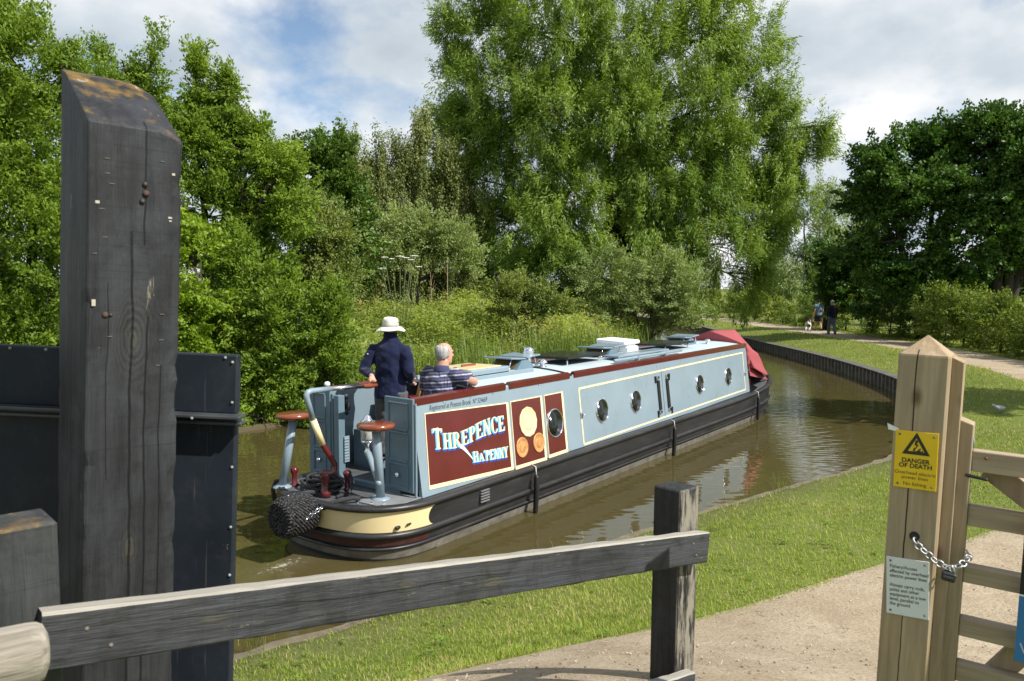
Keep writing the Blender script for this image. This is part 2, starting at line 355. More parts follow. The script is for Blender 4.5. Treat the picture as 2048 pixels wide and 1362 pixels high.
def m_ground():
    m, t, p = nmat('turf_soil'); v = coords(t)
    c = ramp(t, noise(t, v, .8, 6, .6), [(.3, (.11, .155, .026)), (.7, (.18, .22, .05))])
    c = mixc(t, ramp(t, noise(t, v, 7, 6, .7), [(.48, (0, 0, 0)), (.68, (.6,) * 3)]), c, (.25, .22, .10)); c = mixc(t, ramp(t, noise(t, v, 70, 4, .8), [(.4, (.8,) * 3), (.55, (0, 0, 0))]), c, (.07, .085, .02)); c = mixc(t, ramp(t, noise(t, v, 95, 3, .8), [(.58, (0, 0, 0)), (.68, (.8,) * 3)]), c, (.40, .36, .20))
    ge = N(t, 'ShaderNodeNewGeometry'); s = N(t, 'ShaderNodeSeparateXYZ'); t.links.new(ge.outputs['Position'], s.inputs[0])
    low = ramp(t, s.outputs[2], [(.10, (1, 1, 1)), (.19, (0, 0, 0))]); c = mixc(t, low, c, (.085, .068, .042))
    t.links.new(c, p.inputs['Base Color']); p.inputs['Roughness'].default_value = .95; p.inputs['Specular IOR Level'].default_value = .1
    bump(t, p, noise(t, v, 30, 6, .7), .6, .02); return m
xs = np.r_[-2500, -900, -300, -120, -70, np.arange(-45, -8, .8), np.arange(-8, 12, .14), np.arange(12, 30, .4), 32, 36, 45, 70, 120, 300, 900, 2500]
ys = np.r_[-1500, -400, -100, -40, -15, np.arange(-8, 2, .5), np.arange(2, 18, .14), np.arange(18, 64, .45), np.arange(64, 115, 1.5), 125, 150, 200, 300, 600, 1500, 4000]
ground = grid_obj('ground', xs, ys, ground_h, m_ground()); tag(ground, 'grassy canal bank and surrounding ground', 'ground', kind='structure')

def m_path():
    m, t, p = nmat('gravel'); v = coords(t)
    c = ramp(t, noise(t, v, 1.4, 6, .6), [(.3, (.335, .265, .18)), (.7, (.455, .378, .272))])
    g = noise(t, v, 55, 4, .8); c = mixc(t, ramp(t, noise(t, v, 6, 6, .75), [(.46, (0, 0, 0)), (.66, (.55,) * 3)]), c, (.27, .205, .14)); c = mixc(t, ramp(t, g, [(.36, (.75,) * 3), (.47, (0, 0, 0))]), c, (.15, .115, .08)); c = mixc(t, ramp(t, g, [(.6, (0, 0, 0)), (.7, (.7,) * 3)]), c, (.58, .52, .43))
    vo = N(t, 'ShaderNodeTexVoronoi', {'Scale': 26.0}); t.links.new(v, vo.inputs['Vector'])
    c = mixc(t, ramp(t, vo.outputs['Distance'], [(.06, (.7,) * 3), (.16, (0, 0, 0))]), c, (.20, .155, .11))
    t.links.new(c, p.inputs['Base Color']); p.inputs['Roughness'].default_value = .95; p.inputs['Specular IOR Level'].default_value = .15
    h = math_(t, 'ADD', g, math_(t, 'MULTIPLY', vo.outputs['Distance'], .6)); bump(t, p, h, .8, .012); return m
def resample(poly, step, smooth=3):
    poly = np.asarray(poly, float)
    for _ in range(smooth):                                            # Chaikin corner cutting
        a, b = poly[:-1], poly[1:]
        poly = np.vstack([poly[:1], np.stack([a * .75 + b * .25, a * .25 + b * .75], 1).reshape(-1, 2), poly[-1:]])
    L = np.r_[0, np.cumsum(np.hypot(*np.diff(poly, axis=0).T))]; s = np.arange(0, L[-1], step)
    return np.stack([np.interp(s, L, poly[:, 0]), np.interp(s, L, poly[:, 1])], 1)
def normals2(P):
    d = np.gradient(P, axis=0); d /= np.hypot(*d.T)[:, None]; return np.stack([d[:, 1], -d[:, 0]], 1)   # to the right
rng = np.random.default_rng(7)
pc = resample(PATH, .25); pn = normals2(pc); rows = []
offs = np.linspace(-1.12, 1.12, 15)
for k, o_ in enumerate(offs):
    q = pc + pn * o_; z = ground_h(q, path=False) - .012 * (abs(o_) > 1.0) + .008 - .02 * np.exp(-(o_ / .5) ** 2)
    rows.append(np.column_stack([q, z]))
V = np.stack(rows, 1).reshape(-1, 3); n_, k_ = len(pc), len(offs); i = np.arange(n_ * k_).reshape(n_, k_)
Q = np.stack([i[:-1, :-1], i[:-1, 1:], i[1:, 1:], i[1:, :-1]], -1).reshape(-1, 4)
tag(np_mesh('path', V, Q, m_path(), True), 'pale gravel towpath', 'path', kind='structure')
# loose stones lying on the near gravel
def stones():
    n = 1500; a = rng.uniform(0, 60, n).astype(int); c = pc[np.clip(a + 8, 0, len(pc) - 1)] + rng.normal(0, .12, (n, 2)); c = c + pn[np.clip(a + 8, 0, len(pc) - 1)] * rng.uniform(-1.0, 1.0, n)[:, None]
    z = ground_h(c, path=False); mb = MB()
    for (x, y), zz in zip(c, z):
        r = rng.uniform(.003, .009); M = Matrix.Rotation(rng.uniform(0, 6), 3, 'Z') @ Matrix.Rotation(rng.uniform(-.4, .4), 3, 'X')
        mb.box((x, y, zz + r * .3), (2 * r, 1.5 * r, r), r * .3, M, rng.integers(0, 2))
    o = mb.build('gravel', [paint('stone_pale', (.42, .36, .28), .9), paint('stone_brown', (.24, .185, .13), .9)], normals=False); tag(o, 'loose stones lying on the towpath', 'gravel', kind='stuff')
stones()
def straw():
    rng = np.random.default_rng(77); n = 420; a = rng.integers(6, 70, n); c = pc[a] + pn[a] * (rng.choice([-1, 1], n) * rng.uniform(.1, 1.05, n) ** .6)[:, None] + rng.normal(0, .1, (n, 2)); z = ground_h(c, path=False) + .012; mb = MB()
    for (x, y), zz in zip(c, z): l = rng.uniform(.015, .06); mb.box((x, y, zz), (l, .004, .003), .0008, Matrix.Rotation(rng.uniform(0, 6.3), 3, 'Z'), int(rng.integers(0, 2)))
    o = mb.build('straw_litter', [paint('dry_straw', (.50, .43, .28), .9), paint('dead_leaf', (.20, .14, .08), .9)], normals=False); tag(o, 'dry straw and leaf litter on the towpath', 'litter', kind='stuff')
straw()

def m_water():
    m, t, p = nmat('canal_water'); v = coords(t)
    c = ramp(t, noise(t, v, .35, 4, .5), [(.3, (.064, .052, .018)), (.7, (.082, .066, .026))])
    sx = N(t, 'ShaderNodeSeparateXYZ'); t.links.new(v, sx.inputs[0])
    # churned, frothy water left behind the stern
    def froth(cx, cy, rx, ry, ang):
        ca, sa = math.cos(ang), math.sin(ang)
        X = math_(t, 'SUBTRACT', sx.outputs[0], cx); Y = math_(t, 'SUBTRACT', sx.outputs[1], cy)
        a = math_(t, 'ADD', math_(t, 'MULTIPLY', X, ca / rx), math_(t, 'MULTIPLY', Y, sa / rx)); b = math_(t, 'SUBTRACT', math_(t, 'MULTIPLY', Y, ca / ry), math_(t, 'MULTIPLY', X, sa / ry))
        d = math_(t, 'SQRT', math_(t, 'ADD', math_(t, 'MULTIPLY', a, a), math_(t, 'MULTIPLY', b, b)))
        return ramp(t, d, [(.0, (1, 1, 1)), (1.0, (0, 0, 0))])
    fm = math_(t, 'MAXIMUM', froth(-2.45, 8.15, .95, .34, .95), math_(t, 'MULTIPLY', froth(-3.1, 7.6, 1.3, .55, .9), .75))
    fn_ = noise(t, coords(t, (1, 1, 1)), 17, 7, .72, .8)
    fm2 = ramp(t, math_(t, 'ADD', math_(t, 'MULTIPLY', fm, .36), fn_), [(.82, (0, 0, 0)), (.95, (.8,) * 3)])
    c = mixc(t, math_(t, 'MULTIPLY', fm, .35), c, (.15, .13, .08)); c = mixc(t, fm2, c, (.62, .6, .52))
    t.links.new(c, p.inputs['Base Color']); p.inputs['IOR'].default_value = 1.44; p.inputs['Specular IOR Level'].default_value = .5
    t.links.new(math_(t, 'MULTIPLY_ADD', fm2, .5, .035), p.inputs['Roughness'])
    # bow wash lines slanting from the hull towards the near bank, and finer wind ripples
    def waves(ang, scale, dist, det=2.0):
        mp = N(t, 'ShaderNodeMapping'); mp.inputs['Rotation'].default_value = (0, 0, ang); t.links.new(v, mp.inputs[0])
        w_ = N(t, 'ShaderNodeTexWave', {'Scale': scale, 'Distortion': dist, 'Detail': det, 'Detail Scale': .9, 'Detail Roughness': .6}); t.links.new(mp.outputs[0], w_.inputs[0]); return w_.outputs['Fac']
    amp = ramp(t, noise(t, v, .22, 3, .5), [(.35, (.25,) * 3), (.6, (1, 1, 1))])
    h = math_(t, 'MULTIPLY', waves(R_(62), .95, 5.5), .5)
    h = math_(t, 'ADD', h, math_(t, 'MULTIPLY', waves(R_(100), 1.7, 4.0), .28))
    h = math_(t, 'MULTIPLY', h, amp)
    h = math_(t, 'ADD', h, math_(t, 'MULTIPLY', noise(t, coords(t, (1, 1.6, 1)), 2.2, 3, .5), .55))
    h = math_(t, 'ADD', h, math_(t, 'MULTIPLY', noise(t, coords(t, (1, 1.3, 1)), 9, 3, .5), .09))
    h = math_(t, 'ADD', h, math_(t, 'MULTIPLY', math_(t, 'MULTIPLY', fm, noise(t, v, 7, 5, .6)), 1.2))
    bump(t, p, h, .08, .05); return m
WZ = .05
water = MB().add([(-60, -30, WZ), (60, -30, WZ), (60, 125, WZ), (-60, 125, WZ)], [[0, 1, 2, 3]]).build('water', m_water())
tag(water, 'murky brown green canal water', 'water', kind='structure')

# stone edging along the near bank, steel trench sheeting along the far bend
def strip(name, poly, prof, mat_, smooth=False):
    n = normals2(poly); mb = MB(); rs = []
    for p, q in zip(poly, n): rs.append([(p[0] + q[0] * a, p[1] + q[1] * a, b) for a, b in prof])
    mb.rings(rs, True, 0, smooth); return mb.build(name, mat_)
rbf = resample(RB, .2)
near_part = rbf[(rbf[:, 1] > -2) & (rbf[:, 1] < 14.6)]
jit = np.random.default_rng(3).normal(0, .018, len(near_part)); near_part = near_part + normals2(near_part) * jit[:, None]
cop = strip('stone_edging', near_part, [(-.05, -.4), (-.06, .135), (-.045, .155), (.03, .152), (.05, .10)], paint('edging_stone', (.135, .112, .074), .95, .3, 9, .9, 35, dirt=.6, dirtcol=(.1, .1, .04)))
tag(cop, 'worn pale stone edging between the water and mown grass', 'kerb')
far_part = rbf[(rbf[:, 1] >= 14.4) & (rbf[:, 1] < 90)]
def piling():
    t = thing('sheet_piling', 'dark ribbed steel piling holding the bank on the far bend', 'piling')
    steel = paint('rusty_steel', (.17, .15, .13), .8, .4, 5, .5, 30, dirt=.5, dirtcol=(.1, .06, .03))
    p = resample(far_part, .03, 0); n = normals2(p); q = []
    for k in range(0, len(p) - 12, 12):                                 # one pan of the sheet every 0.36 m
        for a, o_ in ((0, -.15), (4, -.15), (5, .12), (11, .12)): q.append(p[k + a] + n[k + a] * o_)
    q = np.array(q); mb = MB(); k = len(q); z1 = .46
    vs = [(x, y, -.5) for x, y in q] + [(x, y, z1) for x, y in q]; fs = [[i, i + 1, k + i + 1, k + i] for i in range(k - 1)]
    mb.add(vs, fs); mb.build('sheet', steel, t); p, n = p[::3], n[::3]
    wood = paint('waling_timber', (.10, .095, .085), .85, .3, 4, .6, 25)
    rs = [];
    for a, b in zip(p[::3], n[::3]): rs.append([(a[0] + b[0] * u, a[1] + b[1] * u, z) for u, z in ((-.175, .45), (-.175, .485), (.14, .495), (.14, .42))])
    m2 = MB(); m2.rings(rs, True, 0, False); m2.build('waling', wood, t)
piling()

# ------------------------------------------------------------------ blades and leaves
def rand_unit(rng, n):
    v = rng.normal(size=(n, 3)); return v / np.linalg.norm(v, axis=1)[:, None]
def nrm(v): return v / np.maximum(np.linalg.norm(v, axis=1), 1e-9)[:, None]
def blades(name, base, h, wd, mat_, rng, bend=.35, tint=None, seg=2, lean=None, parent=None):
    n = len(base); az = rng.uniform(0, 2 * np.pi, n); d = np.stack([np.cos(az), np.sin(az), np.zeros(n)], 1)
    side = np.stack([-d[:, 1], d[:, 0], np.zeros(n)], 1); b = rng.uniform(.1, 1, n)[:, None] * bend
    if lean is not None: d = nrm(d + np.asarray(lean))
    cols = []
    for k in range(seg + 1):
        f = k / seg; c = base + np.array([0, 0, 1]) * (h[:, None] * (f - .35 * b * f * f)) + d * (h[:, None] * b * f * f)
        if k < seg: cols += [c - side * (wd[:, None] * (1 - .55 * f) / 2), c + side * (wd[:, None] * (1 - .55 * f) / 2)]
        else: cols += [c]
    V = np.stack(cols, 1); m = V.shape[1]; V = V.reshape(-1, 3); o = (np.arange(n) * m)[:, None]
    T = []
    for k in range(seg):
        if k < seg - 1: T += [o + np.array([2 * k, 2 * k + 1, 2 * k + 3]), o + np.array([2 * k, 2 * k + 3, 2 * k + 2])]
        else: T += [o + np.array([2 * k, 2 * k + 1, 2 * k + 2])]
    Q = np.stack(T, 1).reshape(-1, 3); tt = np.repeat(rng.uniform(0, 1, n) if tint is None else tint, len(T))
    return np_mesh(name, V, Q, mat_, False, tt, parent)
def leaf_arrays(c, axis, nor, L, W):
    a = nrm(axis); s = nrm(np.cross(a, nor)); L = L[:, None]; W = W[:, None]
    return np.stack([c - a * L * .5, c - a * L * .05 + s * W * .5, c + a * L * .5, c - a * L * .05 - s * W * .5], 1)
def leaves_mesh(name, V4, mat_, tint, parent=None):
    n = len(V4); return np_mesh(name, V4.reshape(-1, 3), np.arange(n * 4).reshape(n, 4), mat_, False, tint, parent)

g_lawn = leafmat('lawn_grass', (.14, .215, .022), (.33, .415, .065), .34, .6, .25, (.52, .45, .20))
def lawn():
    rng = np.random.default_rng(11); n = 760000
    r = np.exp(rng.uniform(np.log(3.0), np.log(60), n)); az = rng.uniform(R_(-48), R_(62), n)
    P = np.stack([np.sin(az) * r, np.cos(az) * r], 1)
    dp = pdist(P, PATH); edge = .97 + .10 * lumps(P * 2.3) + .07 * lumps(P * 7.1); ok = (~inside(P, CAN)) & (pdist(P, RB) < pdist(P, LB))
    ok &= (dp > edge) | (rng.uniform(0, 1, n) < .006)
    thin = (lumps(P * 1.15 + 4) + .6 * lumps(P * 4.2)) > .55; ok &= (~thin) | (rng.uniform(0, 1, n) < .5)
    dw = pdist(P, RB); ok &= dw > .035; ok &= (dw > .4) | (rng.uniform(0, 1, n) < .6)
    fld = (dp > 5) & (P[:, 0] > 8); ok &= ~fld
    P = P[ok]; r = r[ok]; n = len(P); z = ground_h(P)
    tuft = np.clip(.5 + .5 * lumps(P * 3.1) + .35 * lumps(P * 9.7 + 3), 0, 1)
    h = (.016 + .030 * rng.uniform(0, 1, n) ** 2 + .014 * tuft) * (1 + r / 32); wd = .0024 + r * .00055
    tint = np.clip(.45 + .32 * lumps(P * .55) + .22 * lumps(P * 4.4) + rng.normal(0, .2, n), 0, .8); dry = rng.uniform(0, 1, n) < .10 + .22 * (lumps(P * 1.6 + 9) > .45); tint[dry] = 1
    o = blades('grass', np.column_stack([P, z - .004]), h, wd, g_lawn, rng, .9, tint, 2); tag(o, 'short mown grass on the near bank', 'grass', kind='stuff')
lawn()
def lawn_weeds():
    rng = np.random.default_rng(15); n = 330; r = np.exp(rng.uniform(np.log(4.5), np.log(18), n)); az = rng.uniform(R_(-25), R_(50), n); P = np.stack([np.sin(az) * r, np.cos(az) * r], 1)
    P = P[(~inside(P, CAN)) & (pdist(P, RB) < pdist(P, LB)) & (pdist(P, PATH) > 1.0) & (pdist(P, RB) > .1)]; n = len(P); k = 11; c = np.repeat(np.column_stack([P, ground_h(P) + .03]), k, 0); a = rng.uniform(0, 6.28, n * k); s = np.repeat(rng.uniform(.3, .8, n), k)
    ax = np.stack([np.cos(a), np.sin(a), rng.uniform(.1, .6, n * k)], 1); L = .075 * s * rng.uniform(.7, 1.2, n * k); c = c + ax * L[:, None] * .5 + rng.normal(0, .015, (n * k, 3)) * np.array([1, 1, .3])
    o = leaves_mesh('lawn_weeds', leaf_arrays(c, ax, np.array([0, 0, 1.]) + rand_unit(rng, n * k) * .3, L, L * .4), leafmat('lawn_weed', (.11, .18, .025), (.22, .31, .055), .3, .6, .2), rng.uniform(.1, .9, n * k)); tag(o, 'plantain and clover scattered through the mown grass', 'weeds', kind='stuff')
lawn_weeds()
def bank_tufts():
    rng = np.random.default_rng(12); q = rbf[(rbf[:, 1] > 5) & (rbf[:, 1] < 14)]; cs = q[rng.integers(0, len(q), 16)] + rng.normal(0, .05, (16, 2)); B = []; 
    for c in cs: k = rng.integers(8, 30); B.append(c + rng.normal(0, .05, (k, 2)))
    P = np.vstack(B); n = len(P); z = np.full(n, .16)
    o = blades('long_grass', np.column_stack([P, z]), rng.uniform(.10, .30, n), np.full(n, .006), leafmat('long_grass', (.1, .15, .03), (.2, .24, .06), .3, .6, .3, (.34, .28, .13)), rng, .7, None, 3); tag(o, 'long grass tufts at the edge of the stone edging', 'grass', kind='stuff')
bank_tufts()

g_reed = leafmat('reed_blade', (.085, .15, .028), (.20, .28, .06), .38, .45, .4, (.34, .33, .14))
def lb_points(rng, n, y0, y1, d0, d1):
    q = resample(LB, .2); nn = normals2(q); k = (q[:, 1] > y0) & (q[:, 1] < y1); q, nn = q[k], nn[k]; i = rng.integers(0, len(q), n)
    return q[i] - nn[i] * rng.uniform(d0, d1, n)[:, None] + rng.normal(0, .12, (n, 2))
def reeds():
    rng = np.random.default_rng(21); n = 7500; P = lb_points(rng, n, 17.5, 46, -.35, 1.3); keep = lumps(P * .9) + rng.normal(0, .35, n) > -.25; P = P[keep]; n = len(P)
    h = rng.uniform(.9, 2.0, n) * (.85 + .25 * lumps(P * .7 + 2)); z = np.maximum(ground_h(P), -.1)
    o = blades('reeds', np.column_stack([P, z]), h, rng.uniform(.018, .034, n), g_reed, rng, .35, np.clip(rng.beta(2, 2, n), 0, 1), 4); tag(o, 'tall upright reeds along the water behind the boat', 'reeds', kind='stuff')
reeds()
m_weed = leafmat('weed_leaf', (.16, .235, .04), (.39, .45, .115), .48, .5, .3, (.36, .31, .13))
def meadow():
    rng = np.random.default_rng(22); n = 26000; P = lb_points(rng, n, 16.5, 58, .2, 11); 
    hh = 1.0 + .6 * lumps(P * .45) + .45 * lumps(P * 1.7 + 5); hh = np.clip(hh * rng.uniform(.75, 1.3, n), .35, 2.3); z = ground_h(P)
    k = 16; c = np.repeat(np.column_stack([P, z]), k, 0); H = np.repeat(hh, k); f = rng.uniform(.12, 1, n * k) ** .75
    c = c + rng.normal(0, .11, (n * k, 3)) * np.array([1, 1, .5]); c[:, 2] += H * f
    ax = rand_unit(rng, n * k) * np.array([1, 1, .6]); nor = rand_unit(rng, n * k) * .7 + np.array([.25, -.1, 1]); L = rng.uniform(.06, .17, n * k); W = L * rng.uniform(.3, .55, n * k)
    tp = .4 + .28 * lumps(P * .35 + 1) + .15 * lumps(P * 1.3); t = np.clip(np.repeat(tp, k) + .2 * (f - .5) + rng.normal(0, .12, n * k), 0, .85)
    br = np.repeat((lumps(P * .8 + 7) > .5) & (rng.uniform(0, 1, n) < .5), k) & (f > .75); t[br] = 1
    o = leaves_mesh('undergrowth', leaf_arrays(c, ax, nor, L, W), m_weed, t); tag(o, 'tangle of nettles and wild plants on the far bank', 'undergrowth', kind='stuff')
    n = 5500; P = lb_points(rng, n, 17, 58, .3, 11); z = ground_h(P); h = rng.uniform(.5, 1.55, n) * (.9 + .3 * lumps(P * .6))
    o = blades('wild_grass', np.column_stack([P, z]), h, rng.uniform(.012, .022, n), leafmat('wild_grass', (.15, .20, .045), (.32, .36, .10), .45, .5, .3, (.40, .34, .16)), rng, .5, rng.uniform(.1, 1, n) ** 1.3, 3); tag(o, 'long seeding grass among the far bank plants', 'grass', kind='stuff')
meadow()

bark_dark = paint('bark_dark', (.042, .035, .026), .9, .4, 4, 1.0, 18, stretch=(2, 2, .5)); bark_pale = paint('bark_birch', (.42, .40, .36), .7, .25, 5, .5, 12, dirt=.8, dirtcol=(.04, .035, .03))
def plant_tree(name, label, cat, base, trunks, lobes, nclus, nleaf, leaf, mat_, seed, droop=0., rc=.45, flat=.6, group=None, bark=None, twigs=True, tintb=0., hang=0., shell=.42, spread=0.0, crown_name='crown', limb_r=.05, stems_apart=False, upb=.35, bough=9):
    """lobes: (centre, radii) ellipsoids the foliage fills; trunks: list of (points, radii)"""
    rng = np.random.default_rng(seed); bark = bark or bark_dark
    base = Vector(base); T = thing(name, label, cat, base, group=group); bo = np.array(base)
    mb = MB(); vol = np.array([(r[0] * r[1] * r[2]) ** .42 for _, r in lobes]); cnt = np.maximum(3, (nclus * vol / vol.sum()).astype(int)); CC = []; TT = []; OUT = []
    for (c, r), k in zip(lobes, cnt):
        c = np.asarray(c, float); r = np.asarray(r, float)
        nb = int(np.clip(k / bough, 3, 18)); bu = rand_unit(rng, nb); bu[:, 2] = np.where(rng.uniform(0, 1, nb) < .35, np.abs(bu[:, 2]), bu[:, 2]); bt = rng.normal(0, .10, nb); bi = rng.integers(0, nb, k)
        u = nrm(bu[bi] + rng.normal(0, .30, (k, 3))); rho = (1 - shell) + shell * rng.uniform(0, 1, k) ** .7; inn = rng.uniform(0, 1, k) < .16; rho[inn] = rng.uniform(.2, .7, inn.sum())
        rho *= 1 + .13 * np.sin(u[:, 0] * 5 + c[0] * 3) * np.sin(u[:, 2] * 6 + c[2]) + rng.normal(0, .05 + spread, k)
        CC.append(c + u * r * rho[:, None]); OUT.append(u); TT.append(np.full(k, rng.normal(0, .08)) + bt[bi] + rng.normal(0, .09, k))
    CC = np.vstack(CC); TT = np.concatenate(TT); OUT = np.vstack(OUT); ok = CC[:, 2] > .12; CC, TT, OUT = CC[ok], TT[ok], OUT[ok]; k = len(CC)
    if stems_apart:
        for pts, rad in trunks: m1 = MB(); m1.tube([Vector(p) - base for p in pts], rad, 7, True, 0); m1.build('stem', bark, T)
    else:
        for pts, rad in trunks: mb.tube([Vector(p) - base for p in pts], rad, 9, True, 0)
    if twigs and trunks:                                              # limbs from the stems into each lobe
        tops = [Vector(p) for pts, _ in trunks for p in pts[1:]]
        for c, r in lobes:
            c = Vector(c); s = min(tops, key=lambda q: (q - c).length + (2.5 if q.z > c.z else 0)); mid = (s + c) / 2 + Vector((rng.normal(0, .25), rng.normal(0, .25), .12 * (c - s).length))
            mb.tube([s - base, mid - base, c - base], [limb_r * 1.5, limb_r, limb_r * .4], 6, True, 0)
            for _ in range(5):
                e = c + Vector(rand_unit(rng, 1)[0] * np.asarray(r) * .85); mb.tube([mid.lerp(c, .7) - base, (c + e) / 2 - base + Vector((0, 0, .1)), e - base], [limb_r * .5, limb_r * .35, limb_r * .12], 5, True, 0)
    if mb.v: mb.build('trunk', bark, T)
    nl = rng.poisson(nleaf, k); idx = np.repeat(np.arange(k), nl); n = len(idx)
    tw = nrm(OUT * .75 + rand_unit(rng, k) * .55 + np.array([0, 0, upb - .45 * droop])); tl = rc * 2.3 * rng.uniform(.5, 1.35, k); s = rng.uniform(-.3, 1, n)
    off = tw[idx] * (s * tl[idx])[:, None] + rng.normal(0, 1, (n, 3)) * np.array([1, 1, flat]) * (rc * (.46 - .24 * s))[:, None]
    if hang: s = rng.uniform(0, 1, n); off[:, 2] -= s * hang; off[:, :2] *= (1 - .45 * s)[:, None]
    c = CC[idx] + off
    out = nrm(off * np.array([1, 1, 1]) + OUT[idx] * rc * .8)
    ax = tw[idx] * .6 + out * .35 + rand_unit(rng, n) * .75; ax[:, 2] -= droop
    nor = out * .55 + rand_unit(rng, n) * .75 + np.array([.15, -.05, .45])
    L = leaf[0] * rng.uniform(.65, 1.25, n); W = leaf[1] * rng.uniform(.7, 1.2, n)
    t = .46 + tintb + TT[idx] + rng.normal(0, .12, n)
    V = leaf_arrays(c, ax, nor, L, W) - bo
    ok = c[:, 2] > WZ + .03
    leaves_mesh(crown_name, V[ok], mat_, t[ok], T); return T
def lobe(px, py, rx, ry, Y, dep=1.0, rd=None):
    c = aty(px, py, Y + (dep - 1.0)); s = c[1] / FPX; return (c, (rx * s, (rd if rd else (rx + ry) / 2 * s * .9), ry * s))
def gz(x, y): return float(ground_h([(x, y)])[0])

m_saw = leafmat('sallow_leaf', (.10, .18, .022), (.29, .40, .058), .45, .5, .25)
m_yel = leafmat('yellow_leaf', (.16, .27, .022), (.31, .42, .045), .4, .45, .35)
m_oli = leafmat('olive_leaf', (.11, .165, .03), (.26, .315, .085), .35, .5, .3)
m_dkg = leafmat('oak_leaf', (.045, .095, .015), (.135, .225, .036), .3, .42, .35)
m_bir = leafmat('birch_leaf', (.115, .15, .04), (.27, .305, .095), .35, .5, .3)
m_wil = leafmat('willow_leaf', (.11, .20, .030), (.305, .41, .072), .42, .45, .35)
m_osi = leafmat('osier_leaf', (.17, .235, .075), (.35, .43, .165), .35, .5, .35)
m_ald = leafmat('alder_leaf', (.028, .075, .013), (.12, .225, .04), .3, .5, .25)
m_hdg = leafmat('hedge_leaf', (.09, .15, .02), (.28, .34, .06), .33, .5, .3)

def tree_px(name, label, cat, bpx, Y, L, *a, tr=.12, forks=((0, 0),), trunk_top=None, group=None, bark=None, lobes_kw=None, **k):
    """L: lobes as (px, py, rx, ry[, depth offset]) measured on the photograph at distance Y"""
    lob = [lobe(q[0], q[1], q[2], q[3], Y, 1 + (q[4] if len(q) > 4 else 0)) for q in L]
    bx = (bpx - CXP) / FPX * Y; b = Vector((bx, Y, gz(bx, Y) - .05)); tz = trunk_top if trunk_top else max(c[2] for c, _ in lob) * .8; trunks = []
    for fx, fy in forks:
        p = [b, b + Vector((fx * .25, fy * .25, (tz - b.z) * .3)), b + Vector((fx * .65, fy * .65, (tz - b.z) * .65)), b + Vector((fx, fy, tz - b.z))]
        trunks.append((p, [tr, tr * .8, tr * .55, tr * .22]))
    return plant_tree(name, label, cat, b, trunks, lob, *a, group=group, bark=bark, **k)
GB = 'trees and bushes crowding the left bank'
tree_px('sallow_tree', 'tall leafy sallow at the left edge, behind the square black post', 'tree', 40, 15.8, [(-90, 120, 130, 150), (50, 175, 95, 120), (-20, 300, 150, 150), (75, 330, 110, 150, .4), (40, 480, 150, 150), (-100, 520, 120, 170), (110, 560, 110, 130), (20, 680, 160, 120), (110, 740, 120, 120), (-20, 70, 60, 55), (15, 40, 14, 40), (130, 135, 30, 30)], 1350, 115, (.09, .046), m_saw, 31, rc=.24, tr=.14, forks=((.4, .3), (-.9, 0), (1.1, .4)), group=GB)
tree_px('young_tree', 'slim young tree with thin upright shoots against the sky', 'tree', 245, 19, [(245, 195, 62, 45), (208, 135, 10, 40), (250, 140, 15, 42), (308, 115, 10, 42), (290, 165, 24, 40), (184, 170, 12, 38), (240, 240, 85, 90), (240, 380, 100, 120), (230, 540, 110, 120), (220, 690, 120, 110)], 620, 85, (.088, .042), m_saw, 32, rc=.22, tr=.09, forks=((.3, 0), (-.4, .2), (.8, .1)), group=GB, tintb=-.05)
tree_px('sallow_tree', 'broad light green tree with shoots rising right of the square black post', 'tree', 440, 18.2, [(398, 160, 8, 42), (370, 205, 14, 38), (425, 205, 20, 40), (466, 185, 12, 40), (395, 270, 48, 48), (458, 280, 52, 50), (518, 300, 26, 30), (400, 310, 70, 75), (500, 320, 75, 70), (585, 325, 12, 36), (570, 400, 50, 52), (420, 430, 90, 90), (530, 450, 75, 80), (470, 560, 90, 90)], 1000, 105, (.092, .045), m_saw, 33, rc=.22, tr=.12, forks=((.2, 0), (-.5, .2), (1.0, .2)), group=GB)
tree_px('yellow_bush', 'yellow green bush squeezed beside the square black post', 'bush', 395, 16.2, [(385, 520, 45, 55), (395, 600, 55, 70), (390, 690, 60, 70), (370, 430, 22, 38), (400, 790, 60, 60)], 230, 90, (.10, .06), m_yel, 34, rc=.2, tr=.05, forks=((.1, 0), (-.2, 0)), group=GB)
tree_px('overhanging_bush', 'bright leafy bush overhanging the water left of the stern', 'bush', 545, 17.2, [(500, 560, 75, 75), (560, 640, 75, 75), (480, 670, 75, 80), (610, 700, 60, 65), (540, 750, 85, 60), (470, 770, 75, 60), (610, 790, 55, 42), (520, 820, 80, 35), (650, 650, 40, 60), (660, 740, 30, 55), (520, 848, 90, 22, -.6), (600, 843, 62, 26, -.5)], 960, 110, (.09, .045), m_saw, 35, rc=.2, tr=.06, forks=((.3, -.2), (-.5, 0), (.7, -.3)), group=GB, tintb=.02)
tree_px('olive_bush', 'dull olive bush behind the overhanging bush', 'bush', 625, 20.5, [(600, 415, 62, 50), (640, 450, 55, 55), (580, 470, 70, 70), (650, 520, 55, 60), (620, 590, 80, 60), (690, 570, 45, 50), (565, 375, 30, 30)], 560, 85, (.09, .045), m_oli, 36, rc=.25, tr=.07, forks=((.2, 0), (-.5, .2), (.5, 0)), group=GB)
tree_px('maple_tree', 'rounded deep green tree between the olive bush and birches', 'tree', 685, 29, [(640, 340, 50, 45), (690, 390, 48, 45), (700, 450, 45, 50), (660, 430, 50, 60), (720, 520, 42, 35), (690, 540, 60, 40), (660, 310, 26, 26)], 420, 90, (.15, .10), m_dkg, 37, rc=.36, tr=.16, forks=((.2, 0), (-.6, .2), (.7, 0)))
BG = 'birches standing beyond the meadow'
